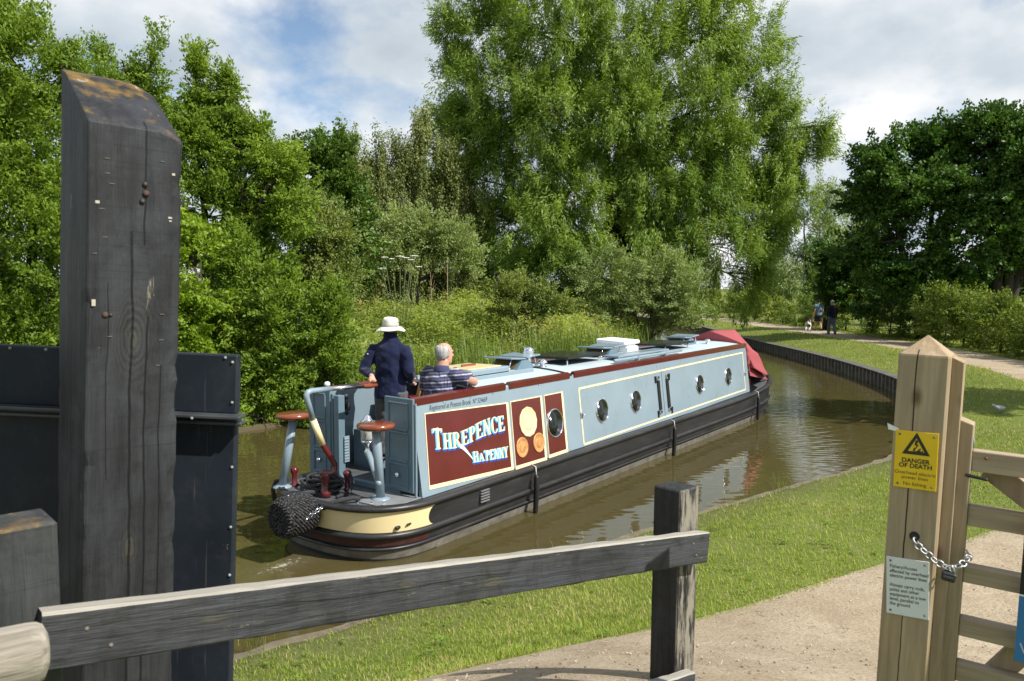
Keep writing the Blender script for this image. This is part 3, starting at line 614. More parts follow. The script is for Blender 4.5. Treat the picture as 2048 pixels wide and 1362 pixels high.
for j, (px, top, wd_, lb) in enumerate(((690, 250, 55, 'leftmost birch of the row, lowest and partly behind the deep green tree'), (765, 265, 62, 'birch second from the left, pale stem showing in its drooping crown'), (835, 205, 66, 'tallest birch of the row with a rounded tip'), (915, 290, 62, 'birch nearest the great willow, hung with thin drooping twigs'))):
    L = [(px, top + 45, wd_ * .55, 45), (px - 18, top + 110, wd_ * .8, 60), (px + 20, top + 120, wd_ * .8, 60), (px, top + 190, wd_, 70), (px + 10, top + 260, wd_ * 1.05, 60), (px - 8, top + 310, wd_, 50)]
    tree_px('birch_tree', lb, 'birch', px, 35.5 + .8 * j, L, 330, 120, (.13, .07), m_bir, 40 + j, droop=1.1, rc=.32, flat=.8, hang=1.2, tr=.11, group=BG, bark=bark_pale, limb_r=.05)
tree_px('pale_bush', 'pale green bush in front of the birches', 'bush', 830, 32.5, [(815, 455, 48, 40), (860, 480, 45, 45), (800, 510, 50, 45), (900, 500, 45, 55), (930, 540, 40, 50)], 300, 85, (.12, .055), m_osi, 45, rc=.3, tr=.08, forks=((.3, 0), (-.4, 0)), tintb=.08)

wl_ = [(1130, -40, 190, 110), (1330, -30, 190, 110), (985, 60, 85, 80), (915, 145, 55, 70), (905, 50, 40, 45), (1120, 90, 120, 90, -1.5), (1240, 120, 130, 100, -2), (1370, 90, 120, 95, -1), (1480, 80, 75, 90), (1500, 190, 85, 80), (1020, 190, 110, 85, -1), (945, 250, 65, 70), (1120, 230, 100, 70, -2.5), (1250, 240, 100, 70, -2.5), (1390, 220, 110, 85, -2), (1470, 290, 90, 75, -1), (1570, 230, 45, 50), (1590, 300, 62, 65), (1630, 260, 22, 30), (1010, 310, 90, 75, -.5), (930, 350, 65, 70, .5), (1110, 330, 62, 65, -2.5), (1340, 320, 105, 70, -2), (1130, 410, 80, 65, -3.6), (1060, 470, 95, 75, -3), (1160, 485, 60, 65, -3), (1110, 540, 95, 60, -3), (1010, 540, 65, 60, -1.5), (985, 440, 60, 75, 0), (1400, 400, 100, 65, -2), (1310, 400, 55, 60, -2), (1520, 400, 70, 65, -.5), (1580, 390, 50, 60), (1450, 490, 85, 60, -1.5), (1360, 480, 65, 60, -2.2), (1400, 560, 60, 50, -1.5), (1340, 545, 50, 50, -2), (1490, 560, 40, 50, -.5), (1200, 300, 45, 70, 2.5), (1300, 470, 55, 60, 2.5), (1240, 180, 90, 80, 3), (1235, 385, 50, 75, 2.6), (1175, 575, 55, 45, -3.4), (1290, 555, 50, 50, -2.8), (1300, 440, 50, 60, -2.6), (1170, 300, 40, 45, -2.6), (1280, 320, 50, 50, -2.6), (890, 260, 40, 55), (880, 400, 40, 60), (930, 470, 60, 70), (1545, 330, 60, 60), (1510, 470, 50, 60, -.6), (1180, 170, 120, 80), (1400, 300, 100, 80), (1000, 250, 90, 80), (1080, 420, 80, 80, 3.5), (1430, 380, 90, 80, 3.5)]
willow = tree_px('willow_tree', 'huge spreading willow towering over the middle of the far bank', 'willow', 1240, 39, wl_, 3900, 140, (.23, .05), m_wil, 50, droop=.55, rc=.44, flat=.9, hang=.55, bough=5, tr=.34, forks=((-1.1, .2), (.05, .4), (.9, 0)), trunk_top=14, limb_r=.065, tintb=.02, shell=.5)
tree_px('osier_bush', 'grey green osier bush at the foot of the great willow', 'bush', 1290, 34, [(1200, 555, 52, 45), (1255, 585, 60, 45), (1325, 560, 50, 48), (1305, 620, 60, 45), (1365, 600, 50, 55), (1350, 650, 50, 30), (1235, 625, 40, 40)], 420, 95, (.17, .042), m_osi, 52, droop=.1, rc=.34, tr=.06, forks=((.4, 0), (-.6, 0), (.9, -.2)))
tree_px('meadow_bush', 'low olive bush standing in the far bank undergrowth', 'bush', 1040, 27.5, [(1000, 595, 48, 34), (1060, 598, 50, 30), (1100, 618, 40, 30), (1030, 630, 60, 30)], 240, 80, (.10, .05), m_oli, 53, rc=.22, tr=.04, forks=((.2, 0), (-.3, 0)), tintb=.05)
for j, (px, py, s_, lb) in enumerate(((1625, 420, 1.0, 'grey green willow glimpsed past the right side of the great willow'), (1530, 545, .7, 'low willow far off between the great willow and the hedge'), (1690, 460, .85, 'grey green willow half hidden behind the dark alders'))):
    L = [(px, py, 55 * s_, 70 * s_), (px + 35 * s_, py + 70 * s_, 55 * s_, 70 * s_), (px - 40 * s_, py + 90 * s_, 60 * s_, 70 * s_), (px, py + 140 * s_, 75 * s_, 55 * s_), (px - 60 * s_, py + 150 * s_, 50 * s_, 50 * s_)]
    tree_px('far_willow', lb, 'willow', px, 74 + 3 * j, L, 330, 100, (.32, .09), m_osi, 55 + j, droop=.6, rc=.75, hang=1.0, tr=.3, forks=((.5, 0), (-1, 0)), group='far willows along the towpath', tintb=-.1)
AG = 'dark alders overshadowing the towpath'
tree_px('alder_tree', 'tall dark alder at the right edge, its top the highest', 'alder', 2010, 35, [(1985, 275, 70, 42), (2060, 290, 80, 62), (1945, 330, 52, 46), (2030, 355, 80, 60, -1), (1970, 405, 70, 58), (2075, 420, 80, 76), (2000, 480, 65, 52, -.6), (2060, 530, 75, 56), (1942, 250, 18, 16), (2100, 340, 70, 66), (1985, 575, 75, 50, 2), (2070, 600, 70, 40, 1)], 760, 120, (.17, .115), m_ald, 60, rc=.42, upb=.1, tr=.28, forks=((.3, 0), (-1.2, .3), (1.4, 0)), group=AG)
tree_px('alder_tree', 'broad dark alder with a domed crown beside the towpath', 'alder', 1845, 36, [(1840, 305, 60, 40), (1785, 330, 42, 36), (1745, 375, 45, 50), (1820, 350, 75, 55, -1), (1890, 340, 48, 60), (1770, 440, 70, 55), (1860, 430, 75, 60, -1), (1735, 490, 52, 45), (1815, 515, 75, 55), (1895, 510, 55, 55, -.6), (1770, 580, 62, 40), (1870, 575, 62, 40), (1800, 610, 70, 36, 2), (1910, 590, 70, 45, 2)], 780, 120, (.17, .115), m_ald, 61, rc=.42, upb=.1, tr=.26, forks=((.3, 0), (-1.6, .2), (1.2, .2)), group=AG)
tree_px('alder_tree', 'small dark alder arching over the two walkers', 'alder', 1650, 44, [(1700, 520, 42, 36), (1660, 555, 30, 34), (1720, 570, 45, 34), (1690, 600, 40, 24), (1645, 520, 18, 26)], 240, 110, (.18, .12), m_ald, 62, rc=.4, tr=.13, forks=((0, 0), (1.3, 0)), trunk_top=3.2, group=AG)
def hedge(name, label, pts, hw, ht, ncl, seed, tintb=0, group='hedges beside the towpath', nleaf=75, leaf=(.10, .06)):
    pts = np.asarray(pts, float); L = []
    q = resample(pts, 1.25, 1)
    r = np.random.default_rng(seed)
    for x, y in q:
        s = r.uniform(.85, 1.15); z = gz(x, y); L.append(((x + r.normal(0, .12), y + r.normal(0, .12), z + ht * .46 * s), (hw * s, .95, ht * .52 * s)))
    c = q[len(q) // 2]; b = (c[0], c[1], gz(*c) - .05)
    tr = [([(x, y, gz(x, y) - .05), (x + .1, y, gz(x, y) + ht * .5)], [.05, .03]) for x, y in q[::2]]
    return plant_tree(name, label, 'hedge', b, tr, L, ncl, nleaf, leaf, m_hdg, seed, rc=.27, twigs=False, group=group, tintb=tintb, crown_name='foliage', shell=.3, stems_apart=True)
hedge('hedge', 'sunlit overgrown hedge with tall grass tips at the right edge', [(18.4, 21.5), (18.15, 26.5), (18.3, 33.2)], 1.0, 2.2, 900, 70, .0)
hedge('hedge', 'hedge behind the two walkers with tree shade tinted into its leaves', [(18.9, 34), (18.9, 42), (18.6, 52)], .9, 1.9, 430, 71, -.2)  # lower tint puts the tree shade into the leaf colour
hedge('hedge', 'bushy far hedge closing the view past the left side of the willow', [(6.5, 60), (2, 70), (-5, 80)], 1.6, 2.8, 300, 73, .0, leaf=(.2, .12))
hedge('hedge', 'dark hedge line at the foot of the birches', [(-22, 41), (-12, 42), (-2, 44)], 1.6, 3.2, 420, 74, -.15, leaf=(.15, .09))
hedge('hedge', 'tall deeply shaded hedge behind the alder trunks', [(31, 34), (26, 42), (22.5, 56)], 1.8, 3.6, 520, 75, -.3, leaf=(.15, .10))  # lowest tint: the shade behind the alders is in the leaf colour
tree_px('alder_tree', 'alder just outside the right edge whose shadow bands the grass', 'alder', 2750, 14.6, [(2735, -20, 190, 120), (2850, 60, 150, 110)], 200, 110, (.17, .115), m_ald, 63, rc=.4, tr=.16, group=AG)
hedge('hedge', 'low bright far hedge beyond the canal bend', [(18.4, 53), (17.6, 64), (14.5, 77), (10, 86)], 1.3, 2.0, 520, 72, .1, leaf=(.16, .09))
# ------------------------------------------------------------------ narrowboat (local: X to the bow, Y to port, Z up from the water datum)
BO = np.array([-1.746, 9.123, 0.0]); BD = np.array([.586, .8103, 0]); BD /= np.linalg.norm(BD); BA = math.atan2(BD[1], BD[0])
BMAT = Matrix.Translation(Vector(BO)) @ Matrix.Rotation(BA, 4, 'Z')
def b2w(u, y, z): return BMAT @ Vector((u, y, z))
boat = thing('narrowboat', 'pale blue and black canal narrowboat with maroon name panel', 'narrowboat', M=BMAT)
BLUE = (.225, .295, .345)
p_blue = paint('blue_paint', BLUE, .3, .06, 2, .35, 1.3, coat=.35); p_roof = paint('roof_paint', (.43, .51, .55), .55, .06, 2.5)
p_maroon = paint('maroon_paint', (.105, .013, .015), .22, .12, 3, .3, 1.6, coat=.5); p_cream = paint('cream_paint', (.80, .66, .36), .3, .03, 2, coat=.3); p_cream2 = paint('coachline_paint', (.82, .68, .42), .35, .03, 2)
p_black = paint('hull_black', (.022, .022, .023), .42, .4, 2.2, .15, 30, dirt=.5, dirtcol=(.085, .078, .066), stretch=(.4, 1, 2)); p_red = paint('red_oxide', (.055, .015, .014), .5, .3, 4, dirt=.4, dirtcol=(.05, .045, .04))
p_scum = paint('waterline_grey', (.16, .15, .125), .6, .35, 6, .2, 30, dirt=.6, dirtcol=(.05, .045, .04)); p_chrome = paint('chrome', (.85, .86, .88), .12, .03, metal=1); p_deck = paint('deck_grey', (.07, .075, .08), .75, .2, 8, .4, 120)
p_glass = paint('dark_glass', (.010, .013, .010), .14, .2, spec=.45); p_rubber = paint('black_rubber', (.012, .012, .012), .5, .2); p_varn = paint('varnished_wood', (.20, .05, .018), .22, .25, 6, stretch=(1, 6, 6), coat=.6); p_ply = paint('golden_wood', (.55, .30, .085), .35, .2, 5, stretch=(6, 6, 1), coat=.3)
p_dkblue_shade = paint('steel_blue_dark_shade', (.125, .19, .235), .4, .06, 3); p_white = paint('white_plastic', (.82, .83, .84), .4, .03); p_bluetxt = paint('royal_blue', (.012, .07, .42), .35, .08); p_skytxt = paint('sky_blue', (.12, .50, .80), .35, .08)  # dark steel blue, deepened to put the stern doors' shade into the colour
def m_rope():
    m, t, p = nmat('black_rope'); v = coords(t)
    vo = N(t, 'ShaderNodeTexVoronoi', {'Scale': 34.0}); t.links.new(v, vo.inputs['Vector'])
    t.links.new(ramp(t, vo.outputs['Distance'], [(.1, (.085, .085, .088)), (.55, (.012, .012, .013))]), p.inputs['Base Color']); p.inputs['Roughness'].default_value = .8
    bump(t, p, math_(t, 'MULTIPLY', vo.outputs['Distance'], -1), 1.0, .02); return m
p_rope = m_rope(); p_cord = paint('rope_cord', (.03, .03, .032), .85, .4, 40, 1.0, 90)

LS, BH = .92, 1.04
def half_outline(inset=0.0, n=40):
    pts = []
    for k in range(26):                                               # bow to midships
        u = 13.7 - 2.6 * (k / 25); f = max(0, (u - 11.1) / 2.6); pts.append((u, -(BH - 0) * max(0, 1 - f ** 2.3) ** .85))
    for k in range(1, 24): pts.append((11.1 - 11.0 * k / 24, -BH))
    for k in range(n + 1):
        a = math.pi / 2 * k / n; pts.append((.1 - LS * math.sin(a) ** (2 / 2.6), -BH * math.cos(a) ** (2 / 2.6)))
    return np.array(pts)
HO = half_outline()
def hull_ring(inset, zf):
    p = HO.copy(); d = np.gradient(p, axis=0); d /= np.hypot(*d.T)[:, None]; nn = np.stack([-d[:, 1], d[:, 0]], 1)          # outward?
    if nn[35, 1] > 0: nn = -nn
    q = p - nn * inset; q[:, 1] = np.minimum(q[:, 1], 0); q[0, 1] = 0; q[-1, 1] = 0
    s = [(u, y, zf(u)) for u, y in q]; return s + [(u, -y, z) for u, y, z in s[-2:0:-1]]
def zg(u): return .665 + .30 * max(0, (u - 9.5) / 4.2) ** 1.8 + (.02 * max(0, -u))
mb = MB(); P0 = lambda dz: (lambda u: zg(u) + dz)
mb.rings([hull_ring(a, f) for a, f in ((.14, lambda u: -.5), (.10, lambda u: .06 + .05 * (zg(u) - .665)), (.04, lambda u: .33 + .5 * (zg(u) - .665)), (.0, lambda u: zg(u) - .03), (.0, P0(0)), (.05, P0(.004)), (.06, P0(-.05)))], True)
hull = mb.build('hull', p_black, boat)
def along(inset, zf, r, name, mat_, sy=1.0, parent=boat, rng_=None):
    ring = hull_ring(inset, zf); ring = ring + [ring[0]]
    if rng_: ring = [q for q in ring if rng_(q)]
    m_ = MB(); m_.tube(ring, r, 8, True, 0, sy=sy); return m_.build(name, mat_, parent)
along(-.005, P0(-.03), .036, 'gunwale_rail', p_black)
along(.035, lambda u: .335 + .5 * (zg(u) - .665), .036, 'rubbing_strake', p_black, parent=boat)
along(.055, lambda u: .19 + .3 * (zg(u) - .665), .018, 'lower_strake', p_black, parent=boat)
def hull_patch(name, mat_, z0, z1, i0, i1, side, end_fn, out=.004, parent=boat, n=10):
    """painted band on the hull skin between two heights; end_fn gives how far forward it reaches at each height"""
    st = HO[49 - 6:]; d = np.gradient(st, axis=0); d /= np.hypot(*d.T)[:, None]; nn = np.stack([-d[:, 1], d[:, 0]], 1)
    if nn[0, 1] > 0: nn = -nn
    rows = []
    for k in range(n + 1):
        z = z0 + (z1 - z0) * k / n; ins = i0 + (i1 - i0) * k / n - out; q = st - nn * ins; ue = end_fn(k / n)
        L = np.r_[0, np.cumsum(np.hypot(*np.diff(q, axis=0).T))]; s0 = np.interp(-ue, -q[:, 0], L); s = np.linspace(s0, L[-1], 40); a = np.stack([np.interp(s, L, q[:, 0]), np.interp(s, L, q[:, 1])], 1)
        full = [(u, y, z + .02 * max(0, -u)) for u, y in a]; rows.append(full + [(u, -y, zz) for u, y, zz in full[-2::-1]])
    m_ = MB(); m_.rings(rows, False, 0, True, closed=False); o = m_.build(name, mat_, parent); return o
hull_patch('stern_band', p_cream, .372, .60, .036, .006, 0, lambda f: .10 - .11 * math.sqrt(max(0, 1 - (2 * f - .95) ** 2)), out=.005)
hull_patch('boot_stripe', p_red, .215, .295, .062, .048, 0, lambda f: .02, out=.004)
hull_patch('waterline_band', p_scum, .06, .175, .102, .068, 0, lambda f: .35 + .5 * f, out=.004)
m_ = MB()                                                             # grey scum line along the long side
rows = []
for z, ins in ((.05, .104), (.12, .085), (.145, .08)): rows.append([(u, -(BH - ins + .004), z) for u in np.linspace(.2, 11.0, 30)])
m_.rings(rows, False, closed=False); m_.build('scum_line', p_scum, boat)
ring = hull_ring(.055, P0(-.02)); m_ = MB(); m_.add(ring, [list(range(len(ring)))[::-1]]); m_.build('deck', p_deck, boat)
for z in range(5):                                                    # engine vent in the hull side
    m_ = MB(); m_.box((.98, -BH - .0, .43 + .033 * z), (.17, .03, .016), .003); m_.build('vent_slat', p_chrome if z < 0 else paint('vent_metal', (.16, .16, .16), .35, .2), hull)
for (y, z, r_) in ((-.93, .43, .02), (-.985, .45, .011)):
    m_ = MB(); uu = .1 - LS * (1 - (abs(y) / BH) ** 2.6) ** (1 / 2.6); m_.lathe([(0.0, .03), (r_ * .6, .03), (r_, .02), (r_, -.03)], (uu + .03, y + .0, z), Matrix.Rotation(R_(-90), 3, 'Y') @ Matrix.Rotation(R_(0), 3, 'X'), 10); m_.build('skin_fitting', p_rubber, hull)

# cabin: sides lean in; the stern end is an open well, the roof starts at u = 1.75
ZB, ZT, HB, LEAN = .66, 1.72, .92, .118
def yb(z): return HB - LEAN * (z - .68)
def S(u, z, off=0.0): return (u, -(yb(z) + off), z)
CL = 10.78
def side(sg, name):
    m_ = MB(); prof = [(yb(ZB), ZB), (yb(ZT), ZT), (yb(ZT) - .05, ZT), (yb(ZB) - .05, ZB)]
    us = [0, CL]; slope = .05
    rs = [[(u - (.03 if k == 0 and z > 1 else 0) + .0, sg * y, z) for y, z in prof] for k, u in enumerate(us)]
    m_.rings(rs, True, 0, False); return m_.build(name, p_blue, boat)
cab = side(-1, 'cabin_side'); cab2 = side(1, 'cabin_side')
U0 = 1.3
m_ = MB(); ys = np.linspace(-1, 1, 13); yt = yb(ZT) - .004
top = lambda y: ZT + .015 + .07 * (1 - y * y)
hole = lambda u, y: False
rs = [[(u, y * yt, top(y)) for y in ys] + [(u, y * yt, top(y) - .04) for y in ys[::-1]] for u in (U0, CL)]
m_.rings(rs, True, 0, False); roof = m_.build('roof', p_roof, boat)
def bar(name, pts, prof, mat_, parent):                               # constant profile swept along u
    m_ = MB(); m_.rings([[(u, y, z) for y, z in prof] for u in pts], True, 0, False); return m_.build(name, mat_, parent)
for sg in (-1, 1):
    for (a, b) in ((-.03, 1.72), (1.80, 3.30), (3.42, CL + .02)):
        y0 = sg * yb(ZT); pr = [(y0 + sg * .014, ZT - .03), (y0 + sg * .018, ZT + .045), (y0 - sg * .03, ZT + .062), (y0 - sg * .055, ZT + .03), (y0 - sg * .045, ZT - .03)]
        bar('handrail', (a, b), pr, p_maroon, boat)
m_ = MB(); m_.rings([[(u, y * yt, top(y) + .004 + dz) for y in ys] + [(u, y * yt, top(y) - .03) for y in ys[::-1]] for u, dz in ((3.32, .0), (3.34, .012), (3.38, .012), (3.40, 0))], True, 0, False); m_.build('gutter', p_rubber, roof)
for u in (0.02, .5, 1.0, 1.45, 2.5):                                  # studs under the handrail
    m_ = MB(); m_.lathe([(.011, -.01), (.011, .006), (.006, .012), (0, .013)], S(u, ZT - .045, .0), Matrix.Rotation(R_(90), 3, 'X'), 8); m_.build('stud', p_chrome, cab)
m_ = MB(); m_.box((CL - .03, 0, 1.2), (.04, 2 * yb(1.2) - .1, 1.05)); m_.build('bulkhead', p_blue, boat)
m_ = MB(); m_.box((1.75, 0, 1.2), (.04, 2 * yb(1.6) - .12, 1.0)); m_.build('bulkhead', p_blue, boat)
m_ = MB(); m_.box((.86, 0, .70), (1.72, 1.66, .04)); m_.build('well_floor', p_deck, boat)
# maroon and cream panels, coach lines
def onside_quad(name, mat_, c4, off, parent, th=.003):
    m_ = MB(); m_.prism(c4, lambda a, b, d: S(a, b, d), -.001, off); return m_.build(name, mat_, parent)
PAN = {'name': [(.13, .775), (1.69, .70), (1.705, 1.512), (.165, 1.575)], 'coin': [(1.79, .69), (2.475, .685), (2.495, 1.512), (1.81, 1.518)], 'port': [(2.585, .70), (3.03, .705), (3.035, 1.512), (2.60, 1.512)]}
def grow(c4, l, b, r, t): (a, b_), (c, d), (e, f), (g, h) = c4; return [(a - l, b_ - b), (c + r, d - b), (e + r, f + t), (g - l, h + t)]
NP = None
for k, c4 in PAN.items():
    pn_ = onside_quad({'name': 'name_panel', 'coin': 'coin_panel', 'port': 'porthole_panel'}[k], p_maroon, c4, .004, cab)
    if k == 'name': NP = pn_
    o4 = grow(c4, .012, .045, .045, .012); fr = MB()
    for i in range(4):
        j = (i + 1) % 4; fr.prism([o4[i], o4[j], c4[j], c4[i]], lambda a, b, d: S(a, b, d), -.001, .007)
    fr.build('panel_border', p_cream2, cab)
def cline(a, b, wd=.028):
    (x0, z0), (x1, z1) = a, b; L = math.hypot(x1 - x0, z1 - z0); nx, nz = -(z1 - z0) / L * wd / 2, (x1 - x0) / L * wd / 2
    return [(x0 + nx, z0 + nz), (x1 + nx, z1 + nz), (x1 - nx, z1 - nz), (x0 - nx, z0 - nz)]
m_ = MB(); K = [(3.53, .69), (10.52, .775), (10.55, 1.585), (3.53, 1.515)]
for i, (a, b) in enumerate(zip(K, K[1:] + K[:1])):
    m_.prism(cline(a, b), lambda a, b, d: S(a, b, d), -.001, .003 + .0006 * i)
m_.build('coach_line', p_cream2, cab)
m_ = MB(); m_.prism(cline((6.37, .74), (6.37, 1.54), .012), lambda a, b, d: S(a, b, d), -.001, .0052); m_.build('side_hatch_seam', p_dkblue_shade, cab)
p_dark = paint('seam_black', (.01, .01, .01), .5, .2)
for uu in (6.19, 6.55):                                               # tall narrow hatch fittings
    m_ = MB(); m_.box(S(uu, 1.13, .012), (.085, .03, .52), .006, Matrix.Rotation(-.117, 3, 'X')); hb = m_.build('side_hatch_slot', p_dark, cab)
    for zz in (.84, 1.44):
        m_ = MB(); m_.box(S(uu, zz, .016), (.07, .03, .06), .006); m_.build('bracket', p_chrome, hb)
        m_ = MB(); m_.box(S(uu + (.1 if uu > 6.3 else -.1), zz - .03, .012), (.03, .03, .12), .004); m_.build('hinge', p_dark, hb)
for uu in (3.53, 10.545):
    m_ = MB(); m_.box(S(uu, 1.12, .012), (.05, .02, .09), .006); m_.lathe([(.012, 0), (.012, .03), (0, .032)], S(uu + .02, 1.14, .02), Matrix.Rotation(R_(90), 3, 'X'), 8); m_.build('hinge', p_chrome, cab)
# portholes and coins
MX = Matrix.Rotation(R_(90) - math.atan(LEAN), 3, 'X')                # local z points out of the starboard side
def disc_on(u, z): return Vector(S(u, z))
def porthole(u, z, r):
    c = disc_on(u, z); m_ = MB()
    m_.lathe([(r + .016, -.005), (r + .016, .010), (r + .009, .020), (r + .001, .022), (r - .006, .016), (r - .006, -.02)], c, MX, 32, caps=False); ph = m_.build('porthole', p_chrome, cab)
    m_ = MB(); m_.lathe([(0, -.006), (r, -.006), (r, .006), (0, .006)], c + MX @ Vector((0, 0, .006)), MX, 32); m_.build('glass', p_glass, ph)
    for k in range(6):
        a = k * math.pi / 3 + .3; m_ = MB(); m_.lathe([(.008, 0), (.008, .006), (0, .009)], c + MX @ Vector(((r + .008) * math.cos(a), (r + .008) * math.sin(a), .019)), MX, 6); m_.build('screw', p_chrome, ph)
porthole(2.80, 1.11, .19)
for u in (4.15, 5.29, 8.02, 9.56): porthole(u, 1.115 + .006 * (u - 4), .175)
def m_coin(name, a, b):
    m, t, p = nmat(name); v = coords(t); n = noise(t, v, 16, 4, .6); c = ramp(t, n, [(.35, a), (.65, b)]); t.links.new(c, p.inputs['Base Color']); p.inputs['Roughness'].default_value = .4; p.inputs['Metallic'].default_value = .1; bump(t, p, n, .7, .01); return m
pc_cream = m_coin('coin_cream', (.66, .55, .30), (.80, .69, .42)); pc_br = m_coin('coin_bronze', (.42, .19, .06), (.60, .31, .115))
for (u, z, r, mt) in ((2.155, 1.215, .205, pc_cream), (1.965, .905, .135, pc_br), (2.36, .905, .135, pc_br)):
    c = disc_on(u, z); m_ = MB(); nn = 12 if mt is pc_cream else 28
    m_.lathe([(r, 0), (r, .010), (r - .012, .014), (r - .02, .010), (.0, .010)], c + MX @ Vector((0, 0, .003)), MX, nn); m_.lathe([(r * .62, .008), (r * .5, .0125), (r * .3, .013), (0, .0135)], c + MX @ Vector((0, 0, .003)), MX, 14); m_.build('coin_emblem', mt, cab)
# lettering: drop-shaded Roman capitals drawn as polygons
def glyph(ch):
    s, th, q = .20, .07, .10; P = []
    R = lambda x0, y0, x1, y1: P.append([(x0, y0), (x1, y0), (x1, y1), (x0, y1)])
    def stem(x, y0=0, y1=1, w=s, lo=True, hi=True):
        R(x, y0, x + w, y1)
        if lo: P.append([(x - q, y0), (x + w + q, y0), (x + w + q * .6, y0 + th), (x - q * .6, y0 + th)])
        if hi: P.append([(x - q * .6, y1 - th), (x + w + q * .6, y1 - th), (x + w + q, y1), (x - q, y1)])
    def bowl(cx, cy, rx, ry, a0, a1, w0, w1, n=10):
        for i in range(n):
            t0, t1 = a0 + (a1 - a0) * i / n, a0 + (a1 - a0) * (i + 1) / n
            f = lambda t: max(.35, abs(math.cos(t)))
            i0, i1 = w0 * f(t0), w0 * f(t1)
            P.append([(cx + rx * math.cos(t0), cy + ry * math.sin(t0)), (cx + rx * math.cos(t1), cy + ry * math.sin(t1)), (cx + (rx - i1) * math.cos(t1), cy + (ry - i1 * w1) * math.sin(t1)), (cx + (rx - i0) * math.cos(t0), cy + (ry - i0 * w1) * math.sin(t0))])
    W = .8
    if ch == 'T': stem(.32, hi=False); R(0, 1 - th * 1.3, .84, 1); P.extend([[(0, .78), (.05, .78), (.12, 1 - th), (0, 1 - th)], [(.79, .78), (.84, .78), (.84, 1 - th), (.72, 1 - th)]]); W = .84
    elif ch == 'H': stem(.1); stem(.62); R(.3, .47, .62, .55); W = .92
    elif ch in 'RP':
        stem(.1); bowl(.36, .73, .36, .27, -math.pi / 2, math.pi / 2, .19, .6); R(.3, .93, .38, 1); R(.3, .46, .38, .53); W = .74
        if ch == 'R': P.append([(.36, .48), (.52, .5), (.92, .0), (.66, .0)]); W = .92
    elif ch == 'E': stem(.1); R(.1, 0, .74, th * 1.2); R(.1, 1 - th * 1.2, .70, 1); R(.3, .46, .56, .54); P.extend([[(.66, .05), (.74, .05), (.78, .27), (.73, .27)], [(.62, .95), (.70, .95), (.72, .75), (.67, .75)], [(.52, .40), (.57, .40), (.57, .6), (.52, .6)]]); W = .80
    elif ch == 'N': stem(.1, w=.1); stem(.72, w=.1); P.append([(.06, 1), (.30, 1), (.82, 0), (.62, 0)]); W = .92
    elif ch == 'C': bowl(.46, .5, .42, .52, .62, 2 * math.pi - .62, .21, .55, 20); P.append([(.76, .66), (.82, .66), (.82, .98), (.77, .9)]); W = .84
    elif ch == 'A': P.extend([[(.36, 1), (.52, 1), (.92, .03), (.68, .03)], [(.36, 1), (.43, .98), (.16, .03), (.08, .03)]]); R(.2, .3, .72, .38); R(-.02, 0, .28, th); R(.58, 0, 1.0, th); W = .96
    elif ch == 'Y': stem(.34, 0, .5, hi=False); P.extend([[(.02, 1), (.26, 1), (.54, .5), (.34, .5)], [(.74, 1), (.84, 1), (.54, .5), (.44, .5)]]); R(-.06, 1 - th, .32, 1); R(.62, 1 - th, .94, 1); W = .86
    elif ch == "'": P.append([(.04, 1.05), (.2, 1.05), (.15, .78), (.08, .78)]); W = .22
    return P, W
def panel_pt(s, t):
    (a, b), (c, d), (e_, f), (g, h) = PAN['name']
    lo = (a + (c - a) * s, b + (d - b) * s); hi = (g + (e_ - g) * s, h + (f - h) * s); return lo[0] + (hi[0] - lo[0]) * t, lo[1] + (hi[1] - lo[1]) * t
def interp(xs_, ys_): return lambda x: float(np.interp(x, xs_, ys_))
def word(txt, s0, s1, lo, hi, first=1.0):
    gl = [glyph(c) for c in txt]; wt = [(W + .07) * (first if i == 0 else 1) for i, (_, W) in enumerate(gl)]; tot = sum(wt); s = s0; out = []
    for (P, W), w_ in zip(gl, wt):
        ws = (s1 - s0) * w_ / tot
        for poly in P:
            q = [];
            for x, y in poly: ss = s + ws * x / (W + .07); q.append((ss, lo(ss) + (hi(ss) - lo(ss)) * y))
            out.append(q)
        s += ws
    return out
lo1 = interp([.04, .2, .32, .45, .55, .66, .8, .97], [.50, .47, .455, .48, .515, .555, .575, .59]); hi1 = interp([.04, .17, .175, .3, .42, .52, .63, .75, .97], [.79, .79, .70, .685, .69, .73, .785, .82, .825])
lo2 = interp([.5, .97], [.195, .165]); hi2 = interp([.5, .605, .61, .68, .97], [.35, .345, .30, .31, .335])
def apos(o): return o
W1_ = word("THREPENCE", .07, .965, lo1, hi1, 1.12); W2_ = word("HA'PENNY", .515, .975, lo2, interp([.5, .575, .58, .625, .63, .97], [.355, .355, .31, .31, .335, .335]), 1.15)
sw = []                                                               # the long tail of the R
for i in range(14):
    f0, f1 = i / 14, (i + 1) / 14; c = lambda f: (.37 + .14 * f + .0 * f, .475 - .235 * f ** 1.25); wd = lambda f: .022 * (1 - f) + .006
    (x0, y0), (x1, y1) = c(f0), c(f1); sw.append([(x0 - wd(f0) * .4, y0 - wd(f0)), (x1 - wd(f1) * .4, y1 - wd(f1)), (x1 + wd(f1) * .4, y1 + wd(f1)), (x0 + wd(f0) * .4, y0 + wd(f0))])
def letters(polys, mat_, d, dx, dz, name, steps=1, ddx=0, ddz=0):
    m_ = MB(); n = 0
    for st_ in range(steps):
        for q in polys:
            pts = [panel_pt(s + dx + ddx * st_, t + dz + ddz * st_) for s, t in q]; e_ = d + (n % 37) * .00003 + st_ * .00004; n += 1
            m_.add([S(a, b, e_) for a, b in pts], [list(range(len(pts)))])
    return m_.build(name, mat_, NP, normals=False)
